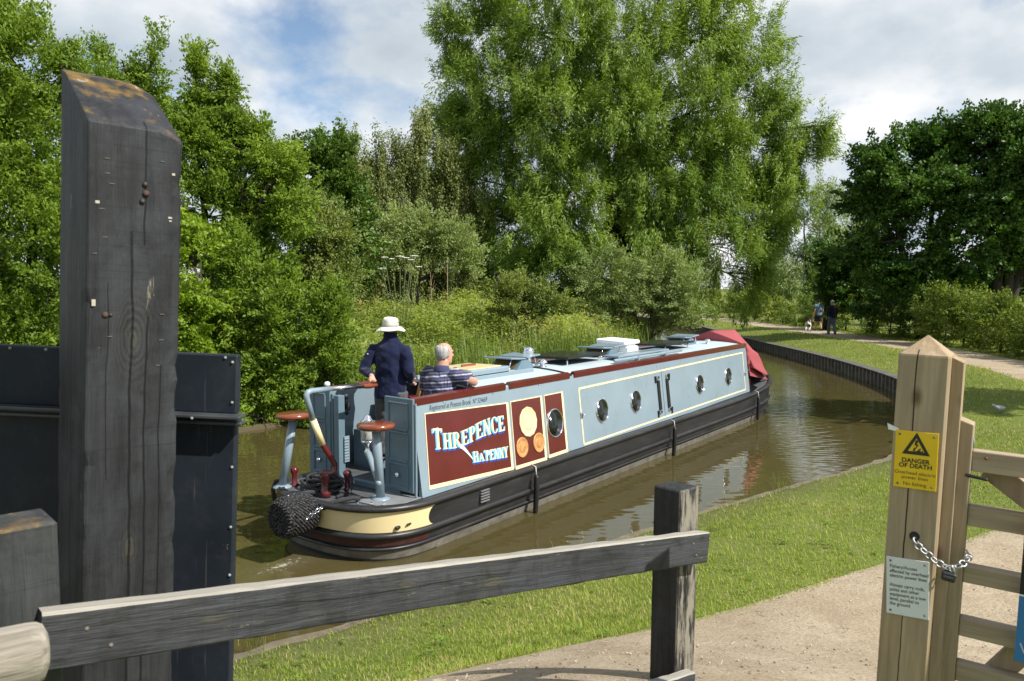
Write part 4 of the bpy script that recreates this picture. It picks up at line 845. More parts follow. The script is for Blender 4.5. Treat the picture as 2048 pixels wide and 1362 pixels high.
for ws_ in (W1_, W2_):
    letters(ws_, p_bluetxt, .0050, -.010, -.034, 'drop_shadow', 6, .0012, .0055)
    letters(ws_, p_skytxt, .0072, -.016, -.008, 'letter_shade', 4, .004, .002)
    letters(ws_, p_cream2, .0095, 0, 0, 'lettering')
letters(sw, paint('pale_swash', (.62, .78, .82), .4, .03), .0096, 0, 0, 'swash')
p_ink = paint('sign_ink', (.018, .018, .02), .5, .1)
m_ = MB(); text_mb(m_, 'Registered at Preston Brook  Nº 524669', lambda a, b, d: S(.24 + a, 1.605 + b - .018 * a, d), 0, 0, .088, .001, .002, shear=.35, sx=.74); m_.build('registration_script', p_ink, cab)

# stern bulkhead either side of the opening, open doors
for sg, y0, y1 in ((-1, .37, .86), (1, .55, .9)):
    m_ = MB(); m_.box((-.04, sg * (y0 + y1) / 2, 1.245), (.035, y1 - y0, 1.06), .006, Matrix.Rotation(sg * .10, 3, 'Z') @ Matrix.Rotation(sg * .05 * 0, 3, 'X')); dr = m_.build('door', p_dkblue_shade, boat)
    cy = sg * (y0 + y1) / 2; Mz = Matrix.Rotation(sg * .10, 3, 'Z')
    for zc, hh in ((1.565, .30), (1.22, .32), (.89, .26)):
        fr = MB(); wdt = y1 - y0 - .16
        for (dy, dz, sy_, sz) in ((0, hh / 2, wdt, .022), (0, -hh / 2, wdt, .022), (wdt / 2, 0, .022, hh - .03), (-wdt / 2, 0, .022, hh - .03)):
            p = Mz @ Vector((-.022, dy, 0)); fr.box((p.x - .04, cy + p.y, zc + dz), (.02, sy_, sz), .006, Mz)
        fr.build('panel_moulding', p_dkblue_shade, dr)
    p = Mz @ Vector((-.035, sg * .0, 0)); m_ = MB(); m_.lathe([(.028, 0), (.03, .012), (.018, .03), (0, .034)], (p.x - .04, cy + p.y, .90), Matrix.Rotation(R_(-90), 3, 'Y'), 12, caps=False); m_.build('knob', p_chrome, dr)
    m_ = MB(); m_.box((-.055, sg * .875, 1.2), (.02, .03, 1.05), .004); m_.build('door_edge', p_blue, dr)
m_ = MB(); m_.box((.0, .54, 1.2), (.05, .05, 1.04)); m_.box((.0, .43, 1.2), (.10, .09, 1.02)); m_.box((.0, 0, .69), (.06, 1.2, .07)); m_.build('door_frame', p_dkblue_shade, boat)
m_ = MB(); m_.box((-.012, .485, 1.2), (.02, .012, .95)); m_.build('door_gap', p_dark, boat)
m_ = MB(); 
for k in range(8): m_.box((.05, .36, .93 + k * .035), (.07, .012, .015), .003)
m_.box((.06, .37, 1.05), (.08, .012, .32), .004); m_.build('vent_grille', p_blue, boat)
for yy, ww in ((.52, .42), (-.58, .36)): m_ = MB(); m_.box((.95, yy, .95), (.9, ww, .48)); m_.build('locker', p_dkblue_shade, boat)
m_ = MB(); m_.box((1.05, .48, 1.42), (.35, .34, .26), .02); m_.box((1.05, .48, 1.57), (.37, .36, .03), .008); m_.build('maroon_box', p_maroon, boat)
for zz, e_ in ((1.33, .365), (1.5, .358)): m_ = MB(); m_.box((1.05, .48, zz), (e_, e_ - .01, .016), .004); m_.build('box_trim', p_cream2, boat)
m_ = MB(); m_.lathe([(.075, -.02), (.08, .02), (.05, .04), (0, .045)], (.25, .60, 1.53), Matrix.Rotation(R_(-90), 3, 'Y'), 18); m_.tube([(.2, .6, 1.53), (.15, .50, 1.62), (.12, .46, 1.67)], .016, 8); m_.lathe([(.035, -.03), (.04, .03), (0, .035)], (.12, .45, 1.68), None, 12); m_.tube([(.2, .58, 1.5), (.1, .40, 1.48)], .022, 8); m_.build('engine_control', p_rubber, boat)
for yy in (-.33, .28): m_ = MB(); m_.box((1.70, yy, 1.28), (.05, .07, 1.1)); m_.build('bulkhead_post', p_ply, boat)
m_ = MB(); m_.box((1.72, -.03, 1.28), (.03, .5, .95)); m_.build('inner_door', paint('maroon_inside', (.10, .03, .028), .4, .2), boat)
m_ = MB(); m_.box((1.28, .30, 1.62), (.04, .06, .42), .006, Matrix.Rotation(.3, 3, 'X')); m_.build('hatch_post', p_ply, boat)

# sliding hatch, pigeon boxes, panels and fittings on the roof
def rz_(y): return top(y / yt)
for sg in (-1, 1): m_ = MB(); m_.box((2.15, sg * .36, rz_(.36) + .022), (1.7, .035, .05), .006); m_.build('hatch_runner', p_blue, roof)
m_ = MB(); m_.box((2.02, 0, rz_(0) + .07), (.86, .70, .09), .02); sh = m_.build('sliding_hatch', p_blue, roof)
m_ = MB(); m_.box((1.98, 0.02, rz_(0) + .119), (.74, .58, .012), .004); m_.build('hatch_panel', p_cream, sh)
m_ = MB(); m_.box((1.98, .02, rz_(0) + .14), (.30, .035, .03), .01); m_.build('handle', p_varn, sh)
def pigeon(u, y):
    z = rz_(y); m_ = MB(); a, b, c = .26, .17, .17
    m_.rings([[(u - a, y - .26, z - .02), (u + a, y - .26, z - .02), (u + a, y + .26, z - .02), (u - a, y + .26, z - .02)], [(u - a * .35, y - .24, z + .13), (u + a * .35, y - .24, z + .13), (u + a * .35, y + .24, z + .13), (u - a * .35, y + .24, z + .13)]], True, 0, False)
    pb = m_.build('pigeon_box', p_dkblue_shade, roof)
    m_ = MB(); m_.add([(u - a * .93, y - .2, z + .012), (u - a * .93, y + .2, z + .012), (u - a * .45, y + .2, z + .118), (u - a * .45, y - .2, z + .118)], [[0, 1, 2, 3]]); 
    for p_ in range(len(m_.v)): m_.v[p_] = (m_.v[p_][0] - .008, m_.v[p_][1], m_.v[p_][2] + .004)
    m_.build('window', paint('amber_glass', (.16, .10, .03), .2, .3), pb)
    for sg in (-1, 1):
        m_ = MB(); m_.box((u + sg * .20, y, z + .165 + (.012 if sg > 0 else 0)), (.36, .52, .022), .006, Matrix.Rotation(-sg * .06, 3, 'Y')); lid = m_.build('lid', p_blue, pb)
        m_ = MB(); m_.tube([(u + sg * .30, y - .2, z + .15), (u + sg * .36, y - .2, z + .03)], .01, 6); m_.lathe([(.03, 0), (.03, .012), (0, .02)], (u + sg * .36, y - .2, z + .02), None, 10); m_.build('stay', p_chrome, lid)
for u, y in ((3.15, .12), (5.75, .05), (9.35, .12)): pigeon(u, y)
def mushroom(u, y, s=1.0):
    m_ = MB(); z = rz_(y); m_.lathe([(.07 * s, -.01), (.075 * s, .01), (.04 * s, .02), (.04 * s, .06 * s), (.09 * s, .075 * s), (.085 * s, .10 * s), (.05 * s, .13 * s), (0, .142 * s)], (u, y, z), None, 20); m_.build('mushroom_vent', p_chrome, roof)
mushroom(3.55, -.16, .9); mushroom(3.7, .22, .8); mushroom(9.85, -.28, .8); mushroom(9.7, .35, .8)
m_ = MB(); m_.lathe([(.03, -.02), (.03, .12), (.085, .15), (.10, .20), (.085, .26), (.05, .29), (0, .3)], (3.55, .10, rz_(.1)), None, 20); m_.build('chrome_lamp', p_chrome, roof)
def m_solar():
    m, t, p = nmat('solar_cells'); v = coords(t); s = N(t, 'ShaderNodeSeparateXYZ'); t.links.new(v, s.inputs[0])
    k = None
    for ax, f in ((0, 8.0), (1, 8.0)):
        g = math_(t, 'LESS_THAN', math_(t, 'ABSOLUTE', math_(t, 'SUBTRACT', math_(t, 'FRACT', math_(t, 'MULTIPLY', s.outputs[ax], f)), .5)), .035); k = g if k is None else math_(t, 'MAXIMUM', k, g)
    t.links.new(mixc(t, k, (.010, .011, .014), (.07, .075, .075)), p.inputs['Base Color']); p.inputs['Roughness'].default_value = .16; p.inputs['Specular IOR Level'].default_value = .5; return m
p_solar = m_solar()
def solar(u, y, l, wd, tilt=0):
    z = rz_(y) + .10; M = Matrix.Rotation(tilt, 3, 'X'); m_ = MB(); m_.box((u, y, z), (l, wd, .035), .003, M); sp = m_.build('solar_panel', p_rubber, roof)
    m_ = MB(); m_.box((u, y, z + .018), (l - .05, wd - .05, .006), .001, M); m_.build('cells', p_solar, sp)
    for du in (-1, 1):
        for dy in (-1, 1): m_ = MB(); m_.tube([(u + du * l * .4, y + dy * wd * .4, z - .12), (u + du * l * .4, y + dy * wd * .4, z)], .012, 6); m_.build('leg', p_chrome, sp)
solar(4.55, .07, 1.25, .92, -.02); solar(8.1, .0, 1.35, .86, -.02)
m_ = MB(); u, y = 6.95, .28; z = rz_(y); m_.box((u, y, z + .05), (.42, .52, .12), .02); m_.box((u, y, z + .12), (.36, .42, .05), .01); m_.box((u - .05, y + .05, z + .20), (.62, .62, .075), .02, Matrix.Rotation(.05, 3, 'X')); m_.build('roof_vent', p_white, roof)

# canvas cover over the bow well
def canvas():
    p_can = paint('red_canvas', (.31, .06, .068), .8, .12, 3, .5, 9); p_can2 = p_can; m_ = MB()
    ridge = [(CL - .08, 2.03), (11.5, 2.02), (12.3, 1.99)]; rows = []
    side_top = [(CL + .0, .80, 1.74), (11.6, .80, 1.50), (12.4, .62, 1.28)]; low = [(CL + .12, .96, 1.22), (11.75, .95, .98), (12.7, .70, .90)]
    for (ru, rz), (su, sy_, sz), (lu, ly, lz) in zip(ridge, side_top, low):
        mdl = lambda sg: ((ru + su) / 2, sg * sy_ * .5, (rz + sz) / 2 + .012)
        rows.append([(lu, -ly, lz), ((su + lu) / 2, -(sy_ + ly) / 2 + .02, (sz + lz) / 2), (su, -sy_, sz), mdl(-1), (ru, 0, rz), mdl(1), (su, sy_, sz), ((su + lu) / 2, (sy_ + ly) / 2 - .02, (sz + lz) / 2), (lu, ly, lz)])
    m_.add(rows[0], [list(range(9))]); rows.append([(13.35 - .1 * abs(j - 4) / 4, (j - 4) * .05, .98 + .03 * (4 - abs(j - 4))) for j in range(9)])
    m_.rings(rows, False, 0, True, closed=False); o = m_.build('canvas_cover', p_can, boat)
    sd = o.modifiers.new('thickness', 'SOLIDIFY'); sd.thickness = .012; sd.offset = 0; ss = o.modifiers.new('folds', 'SUBSURF'); ss.subdivision_type = 'SIMPLE'; ss.levels = ss.render_levels = 2
    m_ = MB(); m_.tube([(CL + .05, -.78, 1.60), (CL + .10, -.82, 1.45), (CL + .06, -.84, 1.32)], [.05, .075, .04], 10, True, 0, True); m_.build('rolled_flap', p_can, o)
    m_ = MB(); m_.add([(CL + .03, -.84, 1.45), (CL + .06, -.90, 1.05), (12.45, -.80, .80), (11.9, -.82, 1.0), (11.3, -.82, 1.30)], [[0, 1, 2, 3, 4]]); q = m_.build('side_flap', p_can, o); sd = q.modifiers.new('thickness', 'SOLIDIFY'); sd.thickness = .014
canvas()
m_ = MB(); m_.box((CL + .12, -.66, .86), (.5, .3, .26), .03); m_.build('bow_locker', p_maroon, boat)
m_ = MB(); m_.tube([(13.55, 0, .6), (13.62, 0, .9), (13.5, 0, 1.08)], .04, 8); m_.build('stem_post', p_black, boat)

# stern fittings: tiller, two perch stools, lantern, mooring dollies
tl = MB(); tl.tube([(-.60, 0, .70), (-.60, 0, .93)], [.04, .04], 14); tl.lathe([(.06, .66), (.062, .72), (.04, .75), (.042, .86), (.058, .89), (.058, .93), (.04, .95), (.025, .975), (0, .98)], (-.60, 0, 0), None, 16); ti = tl.build('rudder_post', p_maroon, boat)
def arc_pts(p): return p
neck = [(-.56, 0, .955), (-.66, 0.0, .925), (-.72, -.02, .93), (-.58, -.07, .94), (-.50, -.08, .965), (-.50, -.07, 1.02), (-.56, -.05, 1.13), (-.63, -.03, 1.25)]
m_ = MB(); m_.tube([(-.64, 0, .94), (-.57, -.04, .93), (-.515, -.06, .95), (-.51, -.06, 1.02), (-.57, -.045, 1.13), (-.655, -.03, 1.27)], [.035, .034, .034, .034, .034, .034], 12, True, 0, True); m_.build('tiller_neck', p_maroon, boat)
m_ = MB(); m_.tube([(-.655, -.03, 1.27), (-.765, -.01, 1.56)], [.037, .037], 12); m_.build('tiller_band', p_cream, boat)
m_ = MB(); m_.tube([(-.765, -.01, 1.56), (-.835, 0, 1.80), (-.842, 0, 1.845), (-.82, 0, 1.87), (-.78, 0, 1.878), (-.5, 0, 1.876)], [.032, .032, .034, .034, .032, .03], 12); m_.build('tiller_arm', p_blue, boat)
TH = (.14, 0, 1.845)
m_ = MB(); m_.tube([(-.52, 0, 1.876), (.0, 0, 1.853)], .026, 12); m_.build('tiller_bar', paint('brushed_steel', (.62, .63, .64), .25, .05, metal=1), boat)
m_ = MB(); m_.tube([(-.01, 0, 1.854), (.04, 0, 1.851), (.10, 0, 1.848), (.20, 0, 1.845)], [.026, .032, .034, .024], 12, True, 0, True); m_.build('tiller_handle', p_varn, boat)
m_ = MB(); m_.lathe([(.02, 0), (.022, .02), (.035, .03), (.03, .055), (.015, .065), (0, .067)], (-.55, 0, 1.895), None, 12); m_.build('tiller_knob', p_white, boat)
def stool(bx, by, sx_, sy_, arm):
    m_ = MB(); m_.tube([(bx, by, .66), (sx_, sy_, 1.485)], [.05, .05], 14); st = m_.build('stool_post', p_blue, boat)
    m_ = MB(); m_.lathe([(.07, .64), (.11, .655), (.11, .67), (.055, .69)], (bx, by, 0), None, 18); m_.build('base_plate', p_blue, st)
    m_ = MB(); m_.lathe([(.0, -.035), (.18, -.035), (.205, -.02), (.21, .0), (.205, .02), (.18, .03), (0, .032)], (sx_, sy_, 1.51), None, 32); m_.build('stool_seat', p_varn, st)
stool(-.30, -.57, -.42, -.63, 0); stool(-.60, .76, -.50, .66, 0)
m_ = MB(); m_.tube([(-.36, -.60, .86), (-.20, -.30, 1.08), (-.17, -.24, 1.115)], [.035, .035, .04], 12, True, 0, True); la = m_.build('lantern_bracket', p_blue, boat)
def lantern(c):
    c = Vector(c); p_lg = paint('lantern_glass', (.42, .43, .42), .12, .35, 12, spec=.7); m_ = MB(); m_.lathe([(.04, 0), (.045, .03), (.03, .06), (.03, .10), (.055, .12), (.075, .14), (.08, .16)], c, None, 18); m_.lathe([(.08, .36), (.085, .38), (.05, .41), (.035, .44), (.015, .46), (0, .465)], c, None, 18)
    for k in range(4):
        a = k * math.pi / 2 + .5; x, y = .078 * math.cos(a), .078 * math.sin(a); m_.tube([c + Vector((x, y, .15)), c + Vector((x, y, .37))], .007, 6)
    m_.tube([c + Vector((.03, -.03, .09)), c + Vector((.10, -.10, .10))], .01, 6); o = m_.build('lantern', p_chrome, la); m_ = MB(); m_.lathe([(.06, .15), (.072, .2), (.072, .3), (.055, .365)], c, None, 18); m_.build('lantern_glass', p_lg, o)
lantern((-.16, -.23, 1.10))
def dolly(u, y):
    m_ = MB(); m_.lathe([(.055, .64), (.055, .67), (.03, .70), (.028, .78), (.045, .83), (.05, .86), (.035, .88), (0, .885)], (u, y, 0), None, 16); m_.build('mooring_dolly', p_maroon, boat)
dolly(-.47, .70); dolly(-.22, .06)
for k in range(3): m_ = MB(); m_.box((-.60 + .06 * k, -.55 - .12 * k, .672), (.05, .03, .035), .008); m_.build('deck_fitting', p_chrome, boat)
m_ = MB(); m_.box((-.22, -.66, .663), (.62, .5, .01), .003); m_.build('tread_plate', paint('tread_plate', (.20, .21, .215), .6, .2), boat)

# things lying on or hanging from the boat
def coil():
    rng = np.random.default_rng(5); mb = MB()
    for k in range(9):
        cx, cy = -.36 + rng.normal(0, .03), .27 + rng.normal(0, .04); ru, ry_ = .13 + rng.uniform(-.03, .06), .24 + rng.uniform(-.05, .05); z = .675 + .016 * k; pts = []
        for j in range(25): a = 2 * math.pi * j / 24 + k; pts.append((cx + ru * math.cos(a) + .01 * math.sin(3 * a), cy + ry_ * math.sin(a), z + .02 * math.sin(a * 2 + k)))
        mb.tube(pts, .017, 7)
    mb.tube([(-.25, .05, .70), (-.45, .0, .69), (-.62, -.02, .70), (-.70, .18, .68), (-.55, .35, .68)], .017, 7); mb.tube([(-.22, .02, .86), (-.20, -.02, .75), (-.35, -.12, .68), (-.58, -.16, .68)], .017, 7)
    o = mb.build('rope_coil', p_cord); o.matrix_world = BMAT; tag(o, 'black mooring rope coiled loosely on the stern deck', 'rope', )
coil()
def rope_fender():
    t = thing('rope_fender', 'fat knotted black rope fender chained behind the stern', 'fender', M=BMAT)
    mb = MB(); c0 = Vector((-1.23, 0, .555)); c1 = Vector((-.78, 0, .50)); prof = [(0, .0), (.13, .0), (.20, .02), (.215, .05), (.215, .22), (.205, .34), (.15, .44), (.08, .48), (0, .49)]
    My = Matrix.Rotation(R_(90), 3, 'Y'); mb.lathe([(r, z) for r, z in prof], c0, My, 36, caps=False)
    rng = np.random.default_rng(9)                                     # knotted strands standing proud
    for k in range(15):
        zz = .05 + .022 * k; rad = float(np.interp(zz, [0.02, .05, .22, .34, .44], [.20, .215, .215, .205, .15]))
        for j in range(30):
            a = 2 * math.pi * (j + .5 * (k % 2)) / 30; p = c0 + My @ Vector((rad * math.cos(a), rad * math.sin(a), zz)); q = c0 + My @ Vector((rad * math.cos(a + .13), rad * math.sin(a + .13), zz + .02)); mb.tube([p, q], .012, 5, True, 0, True)
    for rr in (.03, .07, .11, .15, .18):
        m = max(5, int(rr * 160))
        for j in range(m): a = 2 * math.pi * j / m + rr * 9; mb.tube([c0 + My @ Vector((rr * math.cos(a), rr * math.sin(a), .004)), c0 + My @ Vector((rr * math.cos(a), rr * math.sin(a), -.008))], .012, 5, True, 0, True)
    mb.build('body', p_rope, t)
    def chain(pts, name, r=.012):
        pts = [Vector(p) for p in pts]; L = sum((b - a).length for a, b in zip(pts, pts[1:])); n = int(L / (r * 2.6)); mb = MB(); acc = 0
        for k in range(n):
            f = (k + .5) / n * (len(pts) - 1); i = min(int(f), len(pts) - 2); p = pts[i].lerp(pts[i + 1], f - i); d = (pts[i + 1] - pts[i]).normalized(); up = Vector((0, 0, 1)); s = d.cross(up).normalized(); v = s if k % 2 else s.cross(d)
            mb.tube([p + d * (r * 1.7 * math.cos(a)) + v * (r * 1.0 * math.sin(a)) for a in [2 * math.pi * j / 10 for j in range(11)]], r * .34, 5, False)
        return mb.build(name, p_chrome, t)
    chain([(-1.12, -.19, .52), (-.95, -.225, .60), (-.80, -.24, .66)], 'chain', .019); chain([(-1.1, .02, .765), (-.95, .06, .755)], 'chain', .019)
    mb = MB(); 
    for pts in ([(-.82, -.22, .62), (-.78, -.33, .69), (-.60, -.44, .72), (-.52, -.47, .70)], [(-.95, .06, .75), (-.8, .05, .75), (-.62, .1, .70)], [(-.585, .93, .47), (-.60, .94, .60), (-.575, .92, .70), (-.50, .84, .71)]): mb = MB(); mb.tube(pts, .026, 8); mb.build('lashing', p_cord, t)
rope_fender()
for i, (u, lb) in enumerate(((2.0, 'slim black hull fender nearest the stern'), (6.35, 'slim black hull fender below the tall side hatch'), (10.82, 'slim black hull fender near the bow'))):
    t = thing('side_fender', lb, 'fender', M=BMAT @ Matrix.Translation((u, -BH - .012, zg(u))), group='fenders hanging down the hull')
    m_ = MB(); m_.tube([(0, -.055, -.14), (0, -.055, -.30), (-.005, -.04, -.60)], [.034, .038, .032], 12, True, 0, True); m_.build('tube', p_rubber, t)
    m_ = MB(); m_.tube([(0, .03, .02), (0, -.04, .0), (0, -.055, -.14)], .009, 6); m_.build('lanyard', paint('lanyard', (.5, .5, .48), .7, .2), t)
def gangplank():
    y = -.42; z = rz_(y) + .05; m_ = MB(); m_.box((6.25, y, z + .015), (2.0, .30, .035), .008); pl = m_.build('gangplank', p_blue); pl.matrix_world = BMAT; tag(pl, 'flat blue gangplank resting on the cabin roof', 'gangplank')
    for u in (5.6, 6.9): m_ = MB(); m_.box((u, y, z - .025), (.06, .42, .045), .006); m_.build('plank_rack', p_dkblue_shade, roof)
    y = -.66; z = rz_(y) + .06; m_ = MB(); m_.tube([(4.95, y, z), (7.55, y - .02, z + .005)], [.03, .026], 12, True, 0, True); m_.box((5.75, y, z - .01), (.05, .09, .075), .006); m_.box((6.85, y, z - .01), (.05, .09, .075), .006); po = m_.build('boat_pole', p_blue); po.matrix_world = BMAT; tag(po, 'round blue boat pole lying beside the gangplank', 'pole')
gangplank()
# ------------------------------------------------------------------ people and the dog
def cloth(name, col, bmp=.5, scale=9, rough=.9, stripes=None):
    m, t, p = nmat(name); v = coords(t); n = noise(t, v, 5, 4, .6); c = ramp(t, n, [(.3, [x * .8 for x in col]), (.7, [x * 1.15 for x in col])])
    if stripes:
        s = N(t, 'ShaderNodeSeparateXYZ'); t.links.new(v, s.inputs[0]); z = math_(t, 'ADD', s.outputs[2], math_(t, 'MULTIPLY', s.outputs[1], .10)); z = math_(t, 'ADD', z, math_(t, 'MULTIPLY', math_(t, 'SUBTRACT', n, .5), .035))
        f = math_(t, 'FRACT', math_(t, 'MULTIPLY', z, 1 / .072))
        c = mixc(t, ramp(t, f, [(.0, (0, 0, 0)), (.06, (1, 1, 1)), (.22, (1, 1, 1)), (.27, (0, 0, 0))]), c, stripes[0]); c = mixc(t, ramp(t, f, [(.52, (0, 0, 0)), (.56, (1, 1, 1)), (.66, (1, 1, 1)), (.70, (0, 0, 0))]), c, stripes[1])
    t.links.new(c, p.inputs['Base Color']); p.inputs['Roughness'].default_value = rough; p.inputs['Specular IOR Level'].default_value = .15
    try: p.inputs['Sheen Weight'].default_value = .15
    except Exception: pass
    w_ = noise(t, coords(t, (1, 1, .38)), scale, 3, .5, 1.5); bump(t, p, w_, bmp, .05); return m
p_skin = paint('skin', (.56, .30, .215), .55, .12, 7, .1, 60)
def fused(mb, name, mat_, parent, vox, sm_=4, label=None):
    o = mb.build(name, mat_, parent, label); r = o.modifiers.new('join', 'REMESH'); r.mode = 'VOXEL'; r.voxel_size = vox; r.use_smooth_shade = True
    s = o.modifiers.new('soften', 'SMOOTH'); s.iterations = sm_; s.factor = .5
    return o
def folds(o, strength, size):                                         # soft wrinkles in the cloth itself
    tx = bpy.data.textures.new('wrinkles', 'CLOUDS'); tx.noise_scale = size; tx.noise_depth = 1
    d = o.modifiers.new('wrinkles', 'DISPLACE'); d.texture = tx; d.strength = strength; d.mid_level = .5; return o
def oval(c, rx, ry, n=18, rot=0.0, tilt=0.0):
    c = Vector(c); out = []
    for j in range(n):
        a = 2 * math.pi * j / n; p = Vector((rx * math.cos(a), ry * math.sin(a), 0)); p = Matrix.Rotation(rot, 3, 'Z') @ Matrix.Rotation(tilt, 3, 'Y') @ p; out.append(c + p)
    return out
def hand(mb, wrist, d, side, curl=.9, thumb=(0, 0, 1), s=1.0):
    """palm and five fingers leaving the wrist along d; side is the across-palm direction, curl bends towards d x side"""
    w_ = Vector(wrist); d = Vector(d).normalized(); sd = (Vector(side) - d * Vector(side).dot(d)).normalized(); nn = d.cross(sd)
    mb.rings([[w_ + d * l * s + sd * (a * wd * s) + nn * (b * th * s) for a, b in ((-1, 0), (-.8, .9), (0, 1), (.8, .9), (1, 0), (.8, -.9), (0, -1), (-.8, -.9))] for l, wd, th in ((-.02, .026, .02), (.02, .034, .018), (.06, .042, .016), (.088, .041, .013))])
    for k, (o_, ln, r) in enumerate(((-.030, .066, .0085), (-.010, .078, .009), (.010, .074, .009), (.030, .058, .008))):
        p = w_ + (d * .082 + sd * o_) * s; pts = [p]; a = 0
        for f in (.42, .33, .25): a += curl * (.55 if f > .4 else .8); q = d * math.cos(a) + nn * math.sin(a); pts.append(pts[-1] + q * ln * f * s * 1.25)
        mb.tube(pts, [r * s * 1.1, r * s, r * s * .95, r * s * .8], 8, True, 0, True)
    t = Vector(thumb).normalized(); p = w_ + (d * .025 - sd * .028) * s
    mb.tube([p, p + (t * .6 - sd * .5 + d * .6).normalized() * .04 * s, p + (t * .8 - sd * .2 + d * .9).normalized() * .075 * s], [.012 * s, .0105 * s, .008 * s], 8, True, 0, True)
def head_mb(mb, c, yaw=0.0, pitch=0.0, s=1.0):
    """skull, jaw, nose, brow, ears, lips; the face looks along +X turned by yaw"""
    M = Matrix.Rotation(yaw, 3, 'Z') @ Matrix.Rotation(pitch, 3, 'Y'); c = Vector(c); P = lambda x, y, z: c + M @ (Vector((x, y, z)) * s)
    rg = []
    for z, rx, ry, cx in ((-.125, .02, .02, .045), (-.118, .045, .04, .04), (-.095, .066, .056, .03), (-.06, .082, .066, .016), (-.02, .092, .073, .004), (.02, .098, .077, -.004), (.06, .094, .075, -.008), (.095, .074, .062, -.01), (.115, .046, .04, -.01), (.124, .015, .014, -.01)):
        rg.append([P(cx + rx * math.cos(2 * math.pi * j / 20), ry * math.sin(2 * math.pi * j / 20), z) for j in range(20)])
    mb.rings(rg)
    mb.tube([P(.09, 0, .03), P(.105, 0, .005), P(.118, 0, -.018), P(.10, 0, -.028)], [.010 * s, .012 * s, .016 * s, .012 * s], 10, True, 0, True)
    for sg in (-1, 1):
        mb.tube([P(.085, sg * .012, .034), P(.082, sg * .045, .036)], .011 * s, 8, True, 0, True)
        mb.rings([[P(-.008 + .022 * k_ * math.cos(a) - .008 * sg * 0, sg * (.070 + o_), .0 + .034 * k_ * math.sin(a)) for a in [2 * math.pi * j / 10 for j in range(10)]] for k_, o_ in ((.6, -.005), (1, .006), (.95, .016), (.6, .018))])
        mb.tube([P(.084, sg * .018, -.058), P(.092, 0, -.056)], .008 * s, 8, True, 0, True)
    return P
def face_bits(P, s, parent, dark):
    mb = MB()
    for sg in (-1, 1): mb.lathe([(0, -.011 * s), (.009 * s, -.006 * s), (.011 * s, 0), (.009 * s, .006 * s), (0, .011 * s)], P(.083, sg * .032, .012), None, 10)
    mb.build('eyes', dark, parent)
p_eye = paint('eye', (.05, .035, .03), .2, .1)
def legs(mb, hips, knees, ankles, r=(.105, .078, .062), seat=None, cx=0.0):
    for h, k, a in zip(hips, knees, ankles): h, k, a = Vector(h), Vector(k), Vector(a); mb.tube([h + (h - k).normalized() * .03, h.lerp(k, .35), k, k.lerp(a, .35), a], [r[0], r[0] * .93, r[1], r[1] * .92, r[2]], 14, True)
    if seat: mb.rings([oval(c, rx, ry) for c, rx, ry in seat])
def shoe(mb, ankle, ground_z, yaw=0.0, s=1.0):
    a = Vector(ankle); M = Matrix.Rotation(yaw, 3, 'Z'); b = Vector((a.x, a.y, ground_z)); rs = []
    for x, wd, h in ((-.075, .028, .045), (-.05, .038, .075), (.0, .042, .085), (.06, .046, .06), (.12, .045, .045), (.165, .032, .032), (.18, .012, .02)):
        rs.append([b + M @ (Vector((x, wd * math.cos(t), max(0, h * .5 + h * .5 * math.sin(t)))) * s) for t in [2 * math.pi * j / 12 for j in range(12)]])
    mb.rings(rs)

# standing steerer -------------------------------------------------------
HEAD_S = R_(90 - 14)                                                    # he faces a little to the right of straight ahead
sx, sy, sz = b2w(.52, .07, .86)
steer = thing('person', 'standing man in white sun hat and navy fleece with one hand on the tiller', 'person', (sx, sy, sz), HEAD_S)
SL = lambda p: steer_inv @ Vector(p)
steer_inv = (Matrix.Translation((sx, sy, sz)) @ Matrix.Rotation(HEAD_S, 4, 'Z')).inverted()
th_ = SL(b2w(.155, 0, 1.865)); WR = th_ + Vector((.07, .05, .085))
shL, elL = Vector((-.02, .215, 1.42)), Vector((-.12, .30, 1.14)); shR, elR, wrR = Vector((-.02, -.215, 1.42)), Vector((-.07, -.275, 1.13)), Vector((.13, -.22, .98))
p_navy = cloth('navy_fleece', (.0105, .0145, .046), .4, 4.5); p_grey = cloth('grey_trousers', (.085, .083, .085), .8, 9)
mb = MB(); Pf = head_mb(mb, (.02, 0, 1.635), -.05, .05); mb.tube([(-.01, 0, 1.42), (0, 0, 1.50), (.01, 0, 1.58)], [.075, .062, .06], 14)
mb.rings([oval((0, 0, z), rx, ry) for z, rx, ry in ((.88, .11, .15), (1.1, .10, .145), (1.3, .11, .16), (1.40, .085, .15), (1.47, .05, .08))])
for a, b, c in ((shL, elL, WR), (shR, elR, wrR)): mb.tube([a * .84 + Vector((0, 0, .19)), b, c], [.042, .040, .030], 10, True, 0, True)
legs(mb, [(0, .09, .86), (0, -.09, .86)], [(.03, .10, .48), (.02, -.10, .48)], [(-.02, .10, .09), (-.02, -.10, .09)], (.08, .058, .042))
dL = (th_ - WR); hand(mb, WR, dL, (.55, -.6, .1), .95, (0, -.2, -1)); hand(mb, wrR, (.5, .1, -.3), (0, 1, .1), .6, (.2, .4, .4))
bd = fused(mb, 'body', p_skin, steer, .0065, 3); face_bits(Pf, 1, bd, p_eye)
mb = MB(); mb.rings([oval((cx, 0, z), rx, ry) for z, rx, ry, cx in ((.79, .150, .205, .0), (.82, .158, .212, .0), (.92, .148, .200, .0), (1.05, .138, .186, -.005), (1.2, .142, .196, -.012), (1.33, .142, .205, -.015), (1.41, .125, .205, -.015), (1.455, .105, .175, -.012), (1.495, .09, .125, -.005), (1.535, .082, .092, 0), (1.565, .078, .08, .005))])
